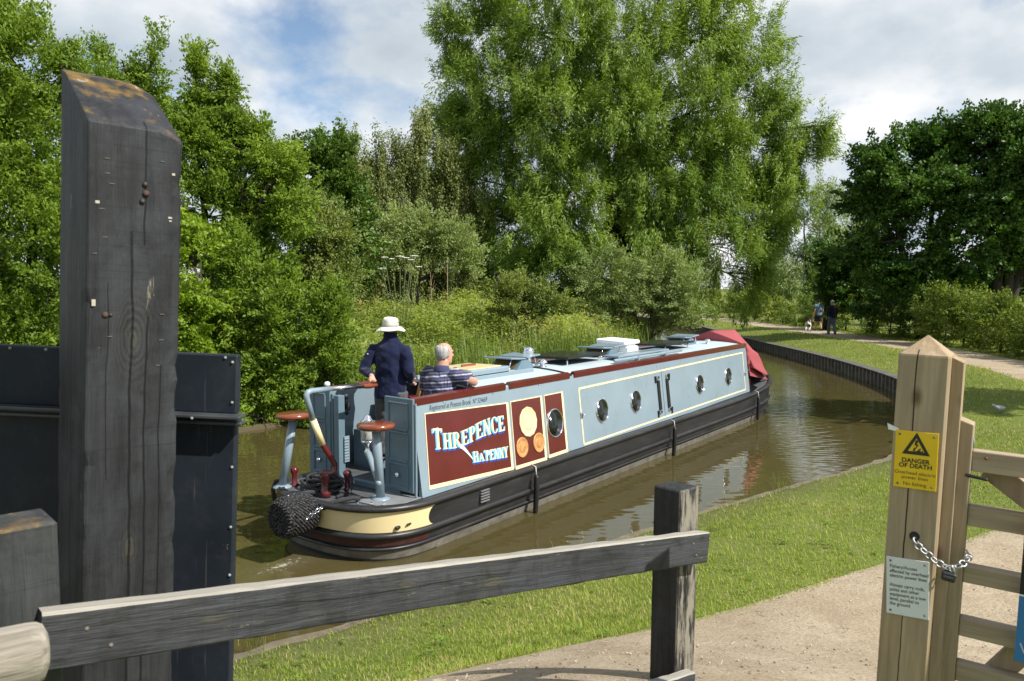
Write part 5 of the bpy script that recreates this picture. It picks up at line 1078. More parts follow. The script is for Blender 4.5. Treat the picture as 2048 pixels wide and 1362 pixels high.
mb.tube([shL + Vector((0, -.12, -.02)), shL + Vector((-.005, -.01, -.035)), shL.lerp(elL, .5), elL, elL.lerp(WR, .5), WR.lerp(elL, .06)], [.07, .082, .074, .068, .056, .046], 14); mb.tube([shR + Vector((0, .12, -.02)), shR + Vector((-.005, .01, -.035)), shR.lerp(elR, .5), elR, elR.lerp(wrR, .5), wrR.lerp(elR, .1)], [.07, .082, .074, .068, .056, .046], 14)
folds(fused(mb, 'fleece', p_navy, steer, .012, 4), .034, .11)
mb = MB(); mb.rings([oval((0, 0, z), r, r * 1.02) for z, r in ((1.50, .086), (1.56, .085), (1.60, .080), (1.606, .072), (1.56, .068), (1.50, .068))], False); mb.build('collar', p_navy, steer)
mb = MB(); mb.box((-.13, .245, 1.34), (.012, .02, .012), .003); mb.build('sleeve_badge', p_white, steer)
mb = MB(); legs(mb, [(0, .098, .84), (0, -.098, .84)], [(.03, .108, .48), (.02, -.108, .48)], [(-.02, .108, .08), (-.02, -.108, .08)], (.118, .098, .092), [((0, 0, .76), .125, .17), ((0, 0, .86), .132, .185), ((0, 0, .93), .125, .175)]); folds(fused(mb, 'trousers', p_grey, steer, .014, 5), .03, .09)
for s_ in (-1, 1): mb = MB(); shoe(mb, (-.02, s_ * .105, .08), 0.0, s_ * .12); mb.build('shoe', paint('brown_shoe', (.05, .035, .025), .6, .2), steer)
def sun_hat(parent, c, tilt):
    M = Matrix.Rotation(tilt, 3, 'X') @ Matrix.Rotation(-.05, 3, 'Y'); c = Vector(c); pr = [(.094, -.02), (.098, .0), (.125, -.004), (.158, -.022), (.182, -.042), (.185, -.046), (.180, -.048), (.155, -.030), (.12, -.012), (.100, -.008)]
    rs = []
    for r, z in pr:
        ring = []
        for j in range(40): a = 2 * math.pi * j / 40; k = max(0, (r - .10) / .085); ring.append(c + M @ Vector((r * 1.05 * math.cos(a), r * .97 * math.sin(a), z + k * (.012 * math.sin(2 * a + .6) + .006 * math.sin(5 * a)))))
        rs.append(ring)
    p_hat = cloth('cream_canvas', (.72, .69, .60), .35, 14); mb = MB(); mb.rings(rs, False); br = mb.build('hat', p_hat, parent)
    mb = MB(); mb.rings([[c + M @ Vector((r * 1.06 * math.cos(a), r * .95 * math.sin(a), z + (.006 * math.sin(2 * a) if z > .08 else 0))) for a in [2 * math.pi * j / 32 for j in range(32)]] for r, z in ((.102, -.012), (.102, .03), (.098, .07), (.092, .098), (.082, .107), (.05, .098), (.0, .094))], False); mb.build('hat_crown', p_hat, br)
    mb = MB(); mb.rings([[c + M @ Vector((r * 1.06 * math.cos(a), r * .95 * math.sin(a), z)) for a in [2 * math.pi * j / 32 for j in range(32)]] for r, z in ((.1045, .002), (.106, .008), (.1055, .03), (.1035, .034))], False); mb.build('hat_band', cloth('hat_band', (.42, .40, .35), .3), br)
    mb = MB()
    for a in (1.5, 1.75, 4.5, 4.75): mb.lathe([(.006, 0), (.006, .004), (0, .006)], c + M @ Vector((.106 * math.cos(a), .096 * math.sin(a), .05)), Matrix.Rotation(a, 3, 'Z') @ Matrix.Rotation(R_(90), 3, 'Y'), 8)
    mb.build('eyelet', paint('eyelet', (.08, .08, .08), .5, .1), br)
sun_hat(steer, (.012, 0, 1.675), .02)

# seated companion --------------------------------------------------------
HS2 = R_(90 - 33); qx, qy, qz = b2w(1.00, -.33, 1.27)
sit = thing('person', 'seated balding grey haired man in striped polo shirt leaning on the handrail', 'person', (qx, qy, qz), HS2)
sit.scale = (1.09,) * 3; s_inv = (Matrix.Translation((qx, qy, qz)) @ Matrix.Rotation(HS2, 4, 'Z') @ Matrix.Scale(1.09, 4)).inverted(); S2 = lambda p: s_inv @ Vector(p)
elR2 = S2(b2w(1.10, -.80, 1.815)); shR2 = Vector((.02, -.205, .60)); wr2 = S2(b2w(1.30, -.56, 1.80)); shL2, elL2, wrL2 = Vector((.02, .205, .60)), Vector((.06, .27, .33)), Vector((.28, .16, .20)); HC = Vector((.045, -.02, .838))
mb = MB(); Pf = head_mb(mb, HC, -.28, .06); mb.tube([(0, 0, .58), (.015, -.005, .68), (.03, -.015, .77)], [.085, .074, .07], 14)
mb.rings([oval((cx, 0, z), rx, ry) for z, rx, ry, cx in ((.0, .13, .17, 0), (.2, .13, .165, 0), (.42, .12, .17, 0), (.58, .09, .17, .01), (.64, .05, .08, .01))])
mb.tube([shR2, elR2 + Vector((0, 0, .03)), wr2], [.052, .046, .030], 12, True, 0, True); mb.tube([shL2, elL2, wrL2], [.052, .044, .030], 12, True, 0, True)
hand(mb, wr2, Vector((.3, .75, -.15)), (.6, -.3, .1), .5, (0, 0, 1)); hand(mb, wrL2, (.8, -.3, -.3), (0, -.7, .3), .5, (.2, 0, .5))
hp = [(.02, .10, .06), (.02, -.10, .06)]; kn = [(.43, .13, .08), (.43, -.13, .08)]; an = [(.45, .13, -.36), (.45, -.13, -.36)]; legs(mb, hp, kn, an, (.08, .058, .042))
bd2 = fused(mb, 'body', p_skin, sit, .0065, 3); face_bits(Pf, 1, bd2, p_eye)
p_shirt = cloth('striped_polo', (.055, .062, .125), .8, 8, stripes=((.43, .40, .45), (.115, .12, .20)))
mb = MB(); mb.rings([oval((cx, 0, z), rx, ry) for z, rx, ry, cx in ((.02, .17, .205, 0), (.12, .172, .208, -.01), (.28, .158, .198, -.02), (.44, .152, .212, -.025), (.55, .132, .222, -.015), (.61, .10, .18, 0), (.645, .085, .11, .01), (.665, .078, .082, .015))])
eR = shR2.lerp(elR2 + Vector((0, 0, .03)), .74); mb.tube([shR2 + Vector((0, .05, .02)), shR2 + Vector((0, -.02, -.01)), shR2.lerp(eR, .55), eR], [.09, .092, .082, .078], 14); eL = shL2.lerp(elL2, .78); mb.tube([shL2 + Vector((0, -.05, .02)), shL2 + Vector((0, .02, -.01)), eL], [.09, .092, .078], 14)
folds(fused(mb, 'polo_shirt', p_shirt, sit, .012, 4), .026, .10)
mb = MB(); mb.rings([[v + Vector((.014, 0, 0)) for v in oval((0.0, -.003, z), r, r * 1.04, 24, 0, .12)] for z, r in ((.635, .098), (.66, .092), (.70, .08), (.705, .074), (.66, .076))], False); mb.build('collar', cloth('polo_collar', (.05, .058, .12), .3), sit)
mb = MB(); legs(mb, hp, kn, an, (.115, .092, .075), [((0, 0, -.02), .15, .19), ((0, 0, .1), .15, .185)]); fused(mb, 'trousers', cloth('dark_trousers', (.03, .032, .04), .6), sit, .016, 4)
for s_ in (-1, 1): mb = MB(); shoe(mb, (.45, s_ * .13, -.36), -.455, 0); mb.build('shoe', paint('black_shoe', (.02, .02, .02), .5, .2), sit)
def fringe(parent, c, yaw, pitch, mat_):                              # hair round the back and sides, bare crown
    M = Matrix.Rotation(yaw, 3, 'Z') @ Matrix.Rotation(pitch, 3, 'Y'); rs = []
    for z, rx, ry, cx, a0 in ((-.075, .083, .066, .008, 2.2), (-.045, .0975, .079, .0, 1.85), (-.01, .106, .085, -.004, 1.55), (.03, .1085, .0865, -.008, 1.35), (.062, .101, .083, -.009, 1.5), (.082, .085, .073, -.012, 1.9), (.086, .076, .066, -.012, 2.0)):
        rs.append([Vector(c) + M @ Vector((cx + rx * math.cos(a), ry * math.sin(a), z + .003 * math.sin(17 * a + z * 90))) for a in np.linspace(a0, 2 * math.pi - a0, 30)])
    mb = MB(); mb.rings(rs, False, 0, True, closed=False); o = mb.build('hair', mat_, parent); so = o.modifiers.new('thick', 'SOLIDIFY'); so.thickness = .007; so.offset = 1; return o
m, t, p = nmat('grey_hair'); v = coords(t); t.links.new(ramp(t, noise(t, coords(t, (1, 1, .3)), 60, 4, .6), [(.3, (.22, .21, .20)), (.7, (.58, .57, .55))]), p.inputs['Base Color']); p.inputs['Roughness'].default_value = .6; bump(t, p, noise(t, coords(t, (1, 1, .25)), 90, 3, .6), .6, .006); p_hair = m
fringe(sit, HC, -.28, .06, p_hair)

# walkers far along the towpath ---------------------------------------------
def walker(px, py, Y, label, top_, bottom, shorts, hair, hat=None, stride=.16, seed=0):
    g = aty(px, py, Y); z = float(ground_h([(g[0], g[1])], path=False)[0]) + .01; T = thing('person', label, 'person', (g[0], g[1], z), R_(96)); k = 1.0
    hips = [(0, .085, .88), (0, -.085, .88)]; kn = [(.05 + stride * .5, .09, .48), (.05 - stride * .4, -.09, .48)]; an = [(stride, .09, .08), (-stride * 1.1, -.09, .10)]
    sh = [Vector((0, .20, 1.40)), Vector((0, -.20, 1.40))]; el = [Vector((-.10, .26, 1.12)), Vector((.02, -.26, 1.11))]; wr = [Vector((.02, .28, .88)), Vector((.13, -.25, .88))]
    mb = MB(); head_mb(mb, (.02, 0, 1.62), 0); mb.tube([(0, 0, 1.42), (.01, 0, 1.56)], [.07, .06], 10); mb.rings([oval((0, 0, q), rx, ry) for q, rx, ry in ((.85, .11, .15), (1.1, .10, .14), (1.3, .11, .16), (1.42, .08, .16), (1.47, .05, .07))])
    for a, b, c in zip(sh, el, wr): mb.tube([a, b, c], [.05, .042, .03], 8, True, 0, True); hand(mb, c, c - b, (.9, 0, .2), .5, (1, 0, 0))
    legs(mb, hips, kn, an, (.085, .058, .042)); bd = fused(mb, 'body', p_skin, T, .010, 3)
    mb = MB(); mb.rings([oval((0, 0, q), rx, ry) for q, rx, ry in ((.84, .135, .185), (1.0, .13, .178), (1.2, .132, .19), (1.36, .125, .2), (1.44, .09, .15), (1.49, .065, .075))])
    for a, b, c in zip(sh, el, wr):
        e_ = a.lerp(b, .62) if shorts else c.lerp(b, .1); mb.tube([a * .8 + Vector((0, 0, a.z * .2)), a, a.lerp(b, .5), e_] if shorts else [a * .8 + Vector((0, 0, a.z * .2)), a, b, e_], [.07, .08, .07, .066] if shorts else [.07, .08, .065, .045], 10)
    fused(mb, 'top', top_, T, .016, 3)
    mb = MB(); f = .95 if shorts else 0
    kn2 = [Vector(h).lerp(Vector(q), .92) for h, q in zip(hips, kn)]
    if shorts: 
        for h, q in zip(hips, kn2): mb.tube([h, q], [.115, .105], 10)
        mb.rings([oval((0, 0, q), rx, ry) for q, rx, ry in ((.78, .12, .165), (.9, .125, .17), (.95, .12, .165))])
    else: legs(mb, hips, kn, an, (.112, .088, .078), [((0, 0, .8), .12, .165), ((0, 0, .95), .12, .165)])
    fused(mb, 'shorts' if shorts else 'trousers', bottom, T, .018, 3)
    for a in an: mb = MB(); shoe(mb, a, a[2] - .08); mb.build('shoe', paint('dark_shoe', (.03, .03, .032), .6, .2), T)
    mb = MB(); mb.rings([oval((.012, 0, q), rx, ry, 16) for q, rx, ry in ((1.585, .085, .08), (1.62, .105, .085), (1.67, .104, .084), (1.72, .085, .07), (1.75, .04, .035), (1.757, .01, .01))]); mb.build('hair' if not hat else 'cap', hair, T)
    return T, [b2 for b2 in wr]
W1, wr_ = walker(1636, 672, 43.2, 'far walker in pale blue tee shirt and dark shorts with dog', cloth('pale_blue_tee', (.12, .20, .28), .5), cloth('dark_shorts', (.025, .025, .03), .5), True, paint('dark_hair', (.03, .022, .018), .6, .2))
W2, _ = walker(1663, 682, 39.6, 'far walker in dark navy top and grey jeans', cloth('dark_navy_top', (.014, .017, .030), .5), cloth('grey_jeans', (.13, .15, .19), .5), False, p_hair)
def dog():
    g = aty(1616, 676, 41.6); z = float(ground_h([(g[0], g[1])], path=False)[0]) + .01; D = thing('dog', 'black and white dog trotting beside the walker in shorts', 'dog', (g[0], g[1], z), R_(62)); mb = MB()
    mb.rings([[Vector((x, ry * math.cos(a), zc + rz__ * math.sin(a))) for a in [2 * math.pi * j / 14 for j in range(14)]] for x, ry, rz__, zc in ((-.34, .05, .06, .47), (-.28, .09, .10, .46), (-.12, .09, .10, .46), (.05, .10, .13, .45), (.20, .105, .15, .45), (.30, .085, .12, .48), (.36, .06, .08, .53))])
    mb.tube([(.30, 0, .52), (.40, 0, .62), (.46, 0, .68)], [.085, .07, .065], 12); mb.tube([(.42, 0, .69), (.50, 0, .69), (.57, 0, .665), (.63, 0, .65)], [.07, .075, .05, .034], 12, True, 0, True)
    for sg in (-1, 1):
        mb.tube([(.44, sg * .05, .74), (.41, sg * .085, .74), (.40, sg * .095, .67)], [.03, .032, .015], 8, True, 0, True)
        f = .07 * sg; mb.tube([(.24, sg * .07, .42), (.22 + f, sg * .075, .24), (.20 + f * 1.5, sg * .075, .12), (.23 + f * 1.6, sg * .075, .03), (.27 + f * 1.6, sg * .075, .018)], [.055, .036, .027, .024, .022], 10, True, 0, True)
        mb.tube([(-.26, sg * .06, .45), (-.20 - f, sg * .08, .30), (-.33 - f * 1.3, sg * .075, .17), (-.31 - f * 1.4, sg * .075, .03), (-.27 - f * 1.4, sg * .075, .018)], [.085, .06, .03, .024, .022], 10, True, 0, True)
    mb.tube([(-.34, 0, .50), (-.44, 0, .60), (-.50, 0, .72), (-.48, 0, .80)], [.03, .026, .022, .01], 8, True, 0, True)
    m, t, p = nmat('dog_coat'); v = coords(t); n = noise(t, v, 3.6, 2, .4); t.links.new(ramp(t, n, [(.50, (.62, .6, .56)), (.54, (.02, .02, .02))]), p.inputs['Base Color']); p.inputs['Roughness'].default_value = .85; bump(t, p, noise(t, v, 90, 3, .6), .4, .006)
    fused(mb, 'body', m, D, .012, 3)
    mb = MB(); mb.lathe([(.078, -.015), (.08, .0), (.078, .015)], (.40, 0, .62), Matrix.Rotation(R_(50), 3, 'Y'), 16, caps=False); mb.build('collar', paint('red_collar', (.4, .03, .03), .6), D)
    a = D.matrix_basis @ Vector((.40, 0, .70)); b = W1.matrix_basis @ (wr_[0] + Vector((.02, 0, -.06))); mid = (a + b) / 2 - Vector((0, 0, .12)); mb = MB(); mb.tube([a, mid, b], .007, 5); o = mb.build('dog_lead', paint('lead_red', (.3, .03, .03), .7)); tag(o, 'thin red lead between the dog and its walker', 'lead')
dog()
# ------------------------------------------------------------------ foreground timbers on the bridge approach
RX = Vector((.74, .67, 0)).normalized(); RN = Vector((.67, -.74, 0)).normalized()     # along the fence, and its camera-side normal
UPZ = Vector((0, 0, 1))
# the tall square black post
def big_post():
    c = aty(170, 700, 2.3); lean = .048; ez = (UPZ + Vector((1, 0, 0)) * lean).normalized(); ex = (RX - ez * RX.dot(ez)).normalized(); ey = ez.cross(ex)          # ey points away from the camera side
    M = frame((c[0], c[1], c[2]), ex, ey, ez); wd, dp = .272, .33; z0 = -2.0; ztf = (700 - 243) / FPX * 2.3; ztb = ztf + .20; b = .012
    t = thing('timber_post', 'tall square black timber post with a sloping lichen stained top', 'post', M=M)
    mb = MB(); prof = [(b, 0), (wd - b, 0), (wd, b), (wd, dp), (0, dp), (0, b)]
    def top_z(x, y): return ztf + (ztb - ztf) * min(1, y / (dp * .92)) - .028 * max(0, (x - wd * .72) / (wd * .28)) ** 1.5
    n = 14; rows = []
    ring0 = [(x, y, z0) for x, y in prof]
    # front, sides and back as walls up to a faceted sloping top
    xs_ = np.linspace(0, wd, 9); ys_ = np.linspace(0, dp, 7); V = []; F = []
    def vid(x, y, z): V.append((x, y, z)); return len(V) - 1
    topg = [[vid(x, y, top_z(x, y)) for x in xs_] for y in ys_]
    for j in range(6):
        for i in range(8): F.append([topg[j][i], topg[j][i + 1], topg[j + 1][i + 1], topg[j + 1][i]])
    per = [topg[0][i] for i in range(9)] + [topg[j][8] for j in range(1, 7)] + [topg[6][i] for i in range(7, -1, -1)] + [topg[j][0] for j in range(5, 0, -1)]
    m_ = len(per); rj = np.random.default_rng(41); prev = per; cor = {0: (1, 1), 8: (-1, 1), 14: (-1, -1), 22: (1, -1)}; soft = rj.normal(0, .0009, m_)
    for k in range(1, 61):                                              # down the shaft, with chipped arrises and hollows between the grain
        f = k / 60; ring = []
        soft = soft * .8 + rj.normal(0, .0006, m_)
        for i_, q in enumerate(per):
            x, y, zt = V[q]; chip = .002 + (rj.uniform(0, .007) if rj.uniform() < .3 else 0); nx, ny = (x - wd / 2) / wd * 2, (y - dp / 2) / dp * 2
            if i_ in cor: x += cor[i_][0] * chip; y += cor[i_][1] * chip
            else: x += soft[i_] * (1 if abs(nx) > .99 else 0); y += soft[i_] * (1 if abs(ny) > .99 else 0)
            ring.append(vid(x, y, zt + (z0 - zt) * f))
        for i in range(m_): F.append([ring[i], ring[(i + 1) % m_], prev[(i + 1) % m_], prev[i]])
        prev = ring
    F.append(prev[::-1]); mb.add(V, F); mat_ = wood_black('tarred_oak', 2, ((0, .127, .0035, -1.1, .36, 2), (0, .165, .003, .32, .70, 2), (0, .17, .003, -1.2, .1, 2), (0, .215, .0022, -.9, -.05, 2), (0, .06, .0014, -.4, .2, 2), (1, .16, .003, -1.5, .5, 2)), lichen=1, pale=.35, knots=((.135, .03, .10), (.13, -.62, .06)))
    o = mb.build('post', mat_, t); bv = o.modifiers.new('worn', 'BEVEL'); bv.width = .007; bv.segments = 2; bv.limit_method = 'ANGLE'; bv.angle_limit = R_(35)
    rust = paint('rusty_nail', (.06, .032, .025), .8, .4, 40); dk = paint('dark_nail', (.03, .025, .025), .6, .3)
    for (x, z, r, mt) in ((.160, .505, .008, dk), (.163, .478, .010, rust), (.153, .453, .008, dk), (.053, .105, .0095, rust), (.068, .105, .006, dk)):
        m2 = MB(); m2.lathe([(r, .002), (r, -.004), (r * .6, -.007), (0, -.008)], (x, 0, z), Matrix.Rotation(R_(90), 3, 'X') @ Matrix.Scale(-1, 3, (0, 0, 1)), 10); m2.build('nail', mt, t)
    p_fl = paint('fleck', (.42, .38, .32), .8)
    for (x, z, a, bb) in ((.028, .437, .012, .009), (.021, .14, .011, .02), (.243, .545, .01, .008), (.235, .41, .012, .006), (.236, .40, .008, .005)): m2 = MB(); m2.box((x, -.001, z), (a, .004, bb), .001); m2.build('paint_fleck', p_fl, t)
    r = random.Random(4); p_st = paint('staple_metal', (.10, .09, .085), .5)
    for k in range(11): m2 = MB(); m2.box((r.choice([.03, .045, .06, .215, .235]) + r.uniform(-.012, .012), -.0008, r.uniform(-.1, .62)), (.014, .003, .003), .0008); m2.build('staple', p_st, t)
big_post()
# steel plated paddle gate behind it
def steel_gate():
    lean = .045; c = aty(474, 711, 2.80); ez = (UPZ + Vector((1, 0, 0)) * lean).normalized(); ex = Vector((1, 0, 0)); ex = (ex - ez * ex.dot(ez)).normalized(); s_ = 2.80 / 3.25; M = frame((c[0], c[1], c[2]), ex * s_, ez.cross(ex) * s_, ez * s_)
    t = thing('steel_gate', 'dark blue grey riveted steel gate behind the square black post', 'gate', M=M); pm = paint('gate_paint', (.013, .018, .026), .55, .25, 3, .2, 20, dirt=.18, dirtcol=(.08, .08, .08), spec=.25, speck=.6); sp = paint('gate_trim', (.05, .055, .06), .4, .3, 6)
    m2 = MB(); m2.box((-1.0, .03, -.125), (2.0, .05, .25), .006); m2.build('upper_plate', pm, t)
    m2 = MB(); m2.box((-1.01, .05, -.95), (2.0, .05, 1.36), .006); m2.build('lower_plate', pm, t)
    m2 = MB(); m2.box((-.985, -.015, -.255), (2.04, .09, .014), .004); m2.box((-.985, -.005, -.283), (2.04, .07, .014), .004); m2.box((-1.0, .0, -.269), (2.0, .03, .02), .002); m2.build('ledge', sp, t)
    pr = paint('rivet_metal', (.24, .24, .24), .4, .2)
    for (x, z) in [(-.05, -.012), (-.02, -.03), (-.018, -.20), (-.16, -.262), (-.02, -.48), (-.02, -.74), (-.02, -.95), (-.02, -1.15), (-.80, -.012), (-.95, -.012), (-.5, -.012)]:
        m2 = MB(); yy = .004 if z > -.25 else .024; m2.lathe([(.0065, .002), (.0065, -.002), (.004, -.005), (0, -.006)], (x, yy if z != -.262 else -.06, z), Matrix.Rotation(R_(90), 3, 'X') @ Matrix.Scale(-1, 3, (0, 0, 1)), 10); m2.build('rivet', pr, t)
steel_gate()
# post and rail fence running down to the towpath
L0 = aty(85, 1228, 1.80); L1 = aty(1421, 1064, 3.61); rail_d = Vector(L1 - L0); rl = rail_d.length; rx = rail_d.normalized(); ry = RN.cross(rx) * -1
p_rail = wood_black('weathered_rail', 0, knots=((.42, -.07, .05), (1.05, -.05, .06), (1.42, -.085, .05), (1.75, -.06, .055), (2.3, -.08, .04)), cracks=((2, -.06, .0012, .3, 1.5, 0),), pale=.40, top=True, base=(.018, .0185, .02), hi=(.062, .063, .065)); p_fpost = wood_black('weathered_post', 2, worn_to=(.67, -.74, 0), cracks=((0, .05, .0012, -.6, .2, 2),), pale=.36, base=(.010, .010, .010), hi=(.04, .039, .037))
def fence():
    rz_ = rx.cross(Vector(-RN)).normalized()
    if rz_.z < 0: rz_ = -rz_
    fy = rz_.cross(rx)                                                  # away from camera side
    M = frame(L0, rx, fy, rz_); t = thing('post_and_rail_fence', 'weathered black post and rail fence crossing the lower foreground', 'fence', M=M)
    def rail(z, x0, x1, seed):
        r = np.random.default_rng(seed); n = 40; rs = []
        for k in range(n + 1):
            x = x0 + (x1 - x0) * k / n; w0, w1, w2 = r.normal(0, .0016, 3); e_ = .006; hh = .142
            rs.append([(x, 0 + w0, z - hh + e_), (x, e_, z - hh + w1), (x, .052, z - hh), (x, .056, z - hh + e_), (x, .055 + w0, z - e_), (x, .048, z + w2), (x, e_ + .002, z + w1), (x, 0 + w0, z - e_)])
        m2 = MB(); m2.rings(rs, True, 0, False); return m2.build('rail', p_rail, t)
    rail(0, 0, rl, 1); rail(-.655, .9, rl - .015, 2)
    MI = M.inverted()
    def post(px, py, Y, name, wd, dp, hz, lean=0, mt=None):
        p = MI @ Vector(aty(px, py, Y)); inv = MI.to_3x3(); ez = inv @ (UPZ + Vector((lean, 0, 0))).normalized(); ex = inv @ RX; ex = (ex - ez * ex.dot(ez)).normalized(); ey = ez.cross(ex); Mp = frame((0, 0, 0), ex, ey, ez).to_3x3(); m2 = MB()
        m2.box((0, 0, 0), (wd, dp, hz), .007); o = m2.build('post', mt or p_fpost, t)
        o.matrix_local = Matrix.Translation(p + ex * wd / 2 + ey * dp / 2 - ez * hz / 2) @ Mp.to_4x4(); return o
    # near top corner between its two visible faces
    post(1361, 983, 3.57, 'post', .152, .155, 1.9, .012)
    o = post(20, 1040, 1.80, 'post', .16, .16, 1.7, .0, wood_black('lichened_post', 2, lichen=1, pale=.40, base=(.02, .021, .021), hi=(.07, .072, .068))); p = MI @ Vector(aty(120, 1041, 1.873)); inv = MI.to_3x3(); ex = (inv @ RX).normalized(); ez = (inv @ UPZ).normalized(); ey = ez.cross(ex)
    o.matrix_local = Matrix.Translation(p - ex * .17 / 2 + ey * .08 - ez * .85) @ frame((0, 0, 0), ex, ey, ez)
    for x, z in ((.10, -.05), (.16, -.1), (rl - .13, -.045), (rl - .10, -.1)):
        m2 = MB(); m2.lathe([(.006, .002), (.006, -.002), (0, -.003)], (x, 0, z), Matrix.Rotation(R_(90), 3, 'X') @ Matrix.Scale(-1, 3, (0, 0, 1)), 8); m2.build('nail', paint('fence_nail', (.12, .10, .09), .6), t)
fence()
def log_rail():
    p = Vector(aty(86, 1300, 1.63)); d = (-RX * .96 + Vector((-.12, 0, .03))).normalized(); m2 = MB(); r = np.random.default_rng(8); n = 22; rs = []
    side = d.cross(UPZ).normalized(); up = side.cross(d)
    for x, k in ((-.012, .15), (-.009, .55), (0, .86), (.012, .97), (.03, 1), (.2, 1.0), (.45, 1.02), (.8, 1.0), (1.2, 1.0)):
        rs.append([p + d * x + (side * math.cos(2 * math.pi * j / n) + up * math.sin(2 * math.pi * j / n)) * .066 * k * (1 + .03 * math.sin(3 * 2 * math.pi * j / n + 1) + .012 * math.sin(9 * 2 * math.pi * j / n)) for j in range(n)])
    m2.rings(rs)
    m, t, pp = nmat('silvered_log'); v = coords(t); mp = N(t, 'ShaderNodeMapping'); mp.inputs['Rotation'].default_value = (0, 0, -math.atan2(d.y, d.x)); t.links.new(v, mp.inputs[0]); mp2 = N(t, 'ShaderNodeMapping'); mp2.inputs['Scale'].default_value = (3, 42, 42); t.links.new(mp.outputs[0], mp2.inputs[0]); g = noise(t, mp2.outputs[0], 1, 6, .65, .8)
    c = ramp(t, g, [(.3, (.12, .105, .08)), (.5, (.27, .24, .195)), (.72, (.40, .365, .305))]); c = mixc(t, ramp(t, noise(t, v, 9, 4, .6), [(.5, (0, 0, 0)), (.75, (.5,) * 3)]), c, (.20, .18, .13)); t.links.new(c, pp.inputs['Base Color']); pp.inputs['Roughness'].default_value = .85; bump(t, pp, g, .8, .006)
    o = m2.build('log_rail', m); tag(o, 'pale silvered round log end in the lower left corner', 'log')
log_rail()

# ------------------------------------------------------------------ new timber gate and its post
GX = Vector((.829, -.559, 0)); GN = Vector((-.559, -.829, 0)); GL = .032
gz_ = (UPZ + GX * GL).normalized(); gx_ = (GX - gz_ * GX.dot(gz_)).normalized(); gy_ = gz_.cross(gx_)      # gy away from the camera side
G0 = aty(1797, 708, 2.82); GM = frame(G0, gx_, gy_, gz_)
def gp(px, py, off=0.0):
    q = onplane(px, py, np.array(G0) + np.array(GN) * off, np.array(GN)); d = Vector(q) - Vector(G0); return d.dot(gx_), d.dot(gz_)
gw = gp(1902, 716)[0]; gb = gp(1752, 1362)[1] - .35
p_new = wood_new('gatepost_wood', 2, cracks=((0, gw * .37, .0022, -.9, .02, 2), (0, gw * .42, .0016, -1.5, -.95, 2), (1, .09, .002, -1.2, 0, 2)))
p_new2 = wood_new('gate_timber', 2, (.30, .21, .125), (.45, .345, .22)); p_railw = wood_new('gate_rail_wood', 0, (.315, .235, .15), (.47, .375, .255))
gate_post = thing('gate_post', 'squared new timber gate post with a pointed cap', 'gatepost', M=GM)
mb = MB(); dpt = gw; ch = .008
sec = [(ch, 0), (gw - ch, 0), (gw, ch), (gw, dpt - ch), (gw - ch, dpt), (ch, dpt), (0, dpt - ch), (0, ch)]
rs = [[(x, y, z) for x, y in sec] for z in (gb, -.004)] + [[(gw / 2 + (x - gw / 2) * .985, dpt / 2 + (y - dpt / 2) * .985, .003) for x, y in sec], [(gw / 2 + (x - gw / 2) * .02, dpt / 2 + (y - dpt / 2) * .02, .070) for x, y in sec]]
mb.rings(rs, True, 0, False); mb.build('post', p_new, gate_post)
mb = MB(); bw = gp(1928, 725, -.05)[0] - gw
mb.prism([(gw + .001, gb), (gw + bw, gb), (gw + bw, -.02), (gw + .001, -.003)], lambda a, b, d: (a, d, b), .05, .05 + .10); mb.build('slam_board', p_new2, gate_post)
hx, hz = gp(1829, 1072); mb = MB(); mb.lathe([(.0, .004), (.014, .004), (.017, -.001), (.017, -.0025), (.012, -.002), (.0, .0)], (hx, 0, hz), Matrix.Rotation(R_(90), 3, 'X') @ Matrix.Scale(-1, 3, (0, 0, 1)), 16); mb.build('chain_hole', p_dark, gate_post)
mb = MB(); fx, fz = gp(1799, 856); mb.prism([(-.02, fz + .015), (.02, fz - .003), (.012, fz - .012), (-.015, fz - .008)], lambda a, b, d: (a, d + a * .3, b), -.006, -.003); tg = mb.build('torn_tape', p_white); tg.matrix_world = GM; tag(tg, 'torn scrap of white tape stuck above the yellow notice', 'tape')

m_yel2, t, p = nmat('yellow_sign'); v = coords(t); t.links.new(ramp(t, noise(t, v, 9, 4, .5), [(.3, (.78, .50, .012)), (.7, (.84, .56, .02))]), p.inputs['Base Color']); p.inputs['Roughness'].default_value = .38
def plate(name, label, quad_px, mat_, th=.004):
    q = [gp(x, y, .002) for x, y in quad_px]; c = [sum(a) / 4 for a in zip(*q)]; ang = math.atan2(q[1][1] - q[0][1], q[1][0] - q[0][0]); ex = Vector((math.cos(ang), 0, math.sin(ang))); ez = Vector((-math.sin(ang), 0, math.cos(ang)))
    w_ = (math.dist(q[0], q[1]) + math.dist(q[3], q[2])) / 2; h_ = (math.dist(q[0], q[3]) + math.dist(q[1], q[2])) / 2
    M = GM @ frame((c[0], -.003, c[1]), ex, (0, 1, 0), ez); t = thing(name, label, 'sign', M=M); m2 = MB(); m2.box((0, 0, 0), (w_, th, h_), .0012); m2.build('plate', mat_, t)
    for sx_ in (-1, 1):
        for sz_ in (-1, 1):
            m2 = MB(); m2.lathe([(.0042, 0), (.004, .0015), (0, .002)], (sx_ * (w_ / 2 - .014), -th / 2, sz_ * (h_ / 2 - .014)), Matrix.Rotation(R_(90), 3, 'X'), 8); m2.build('screw', paint('screw_metal', (.12, .11, .09), .5), t)
    return t, w_, h_, (lambda a, b, d: (a, -th / 2 - d, b))
sg, w_, h_, fn = plate('warning_sign', 'yellow danger of death notice fixed high on the gate post', [(1793, 859), (1880, 868), (1870, 983), (1785, 972)], m_yel2)
p_ink2 = paint('sign_black', (.022, .02, .016), .5, .1); u_ = w_ / 2
mb = MB()
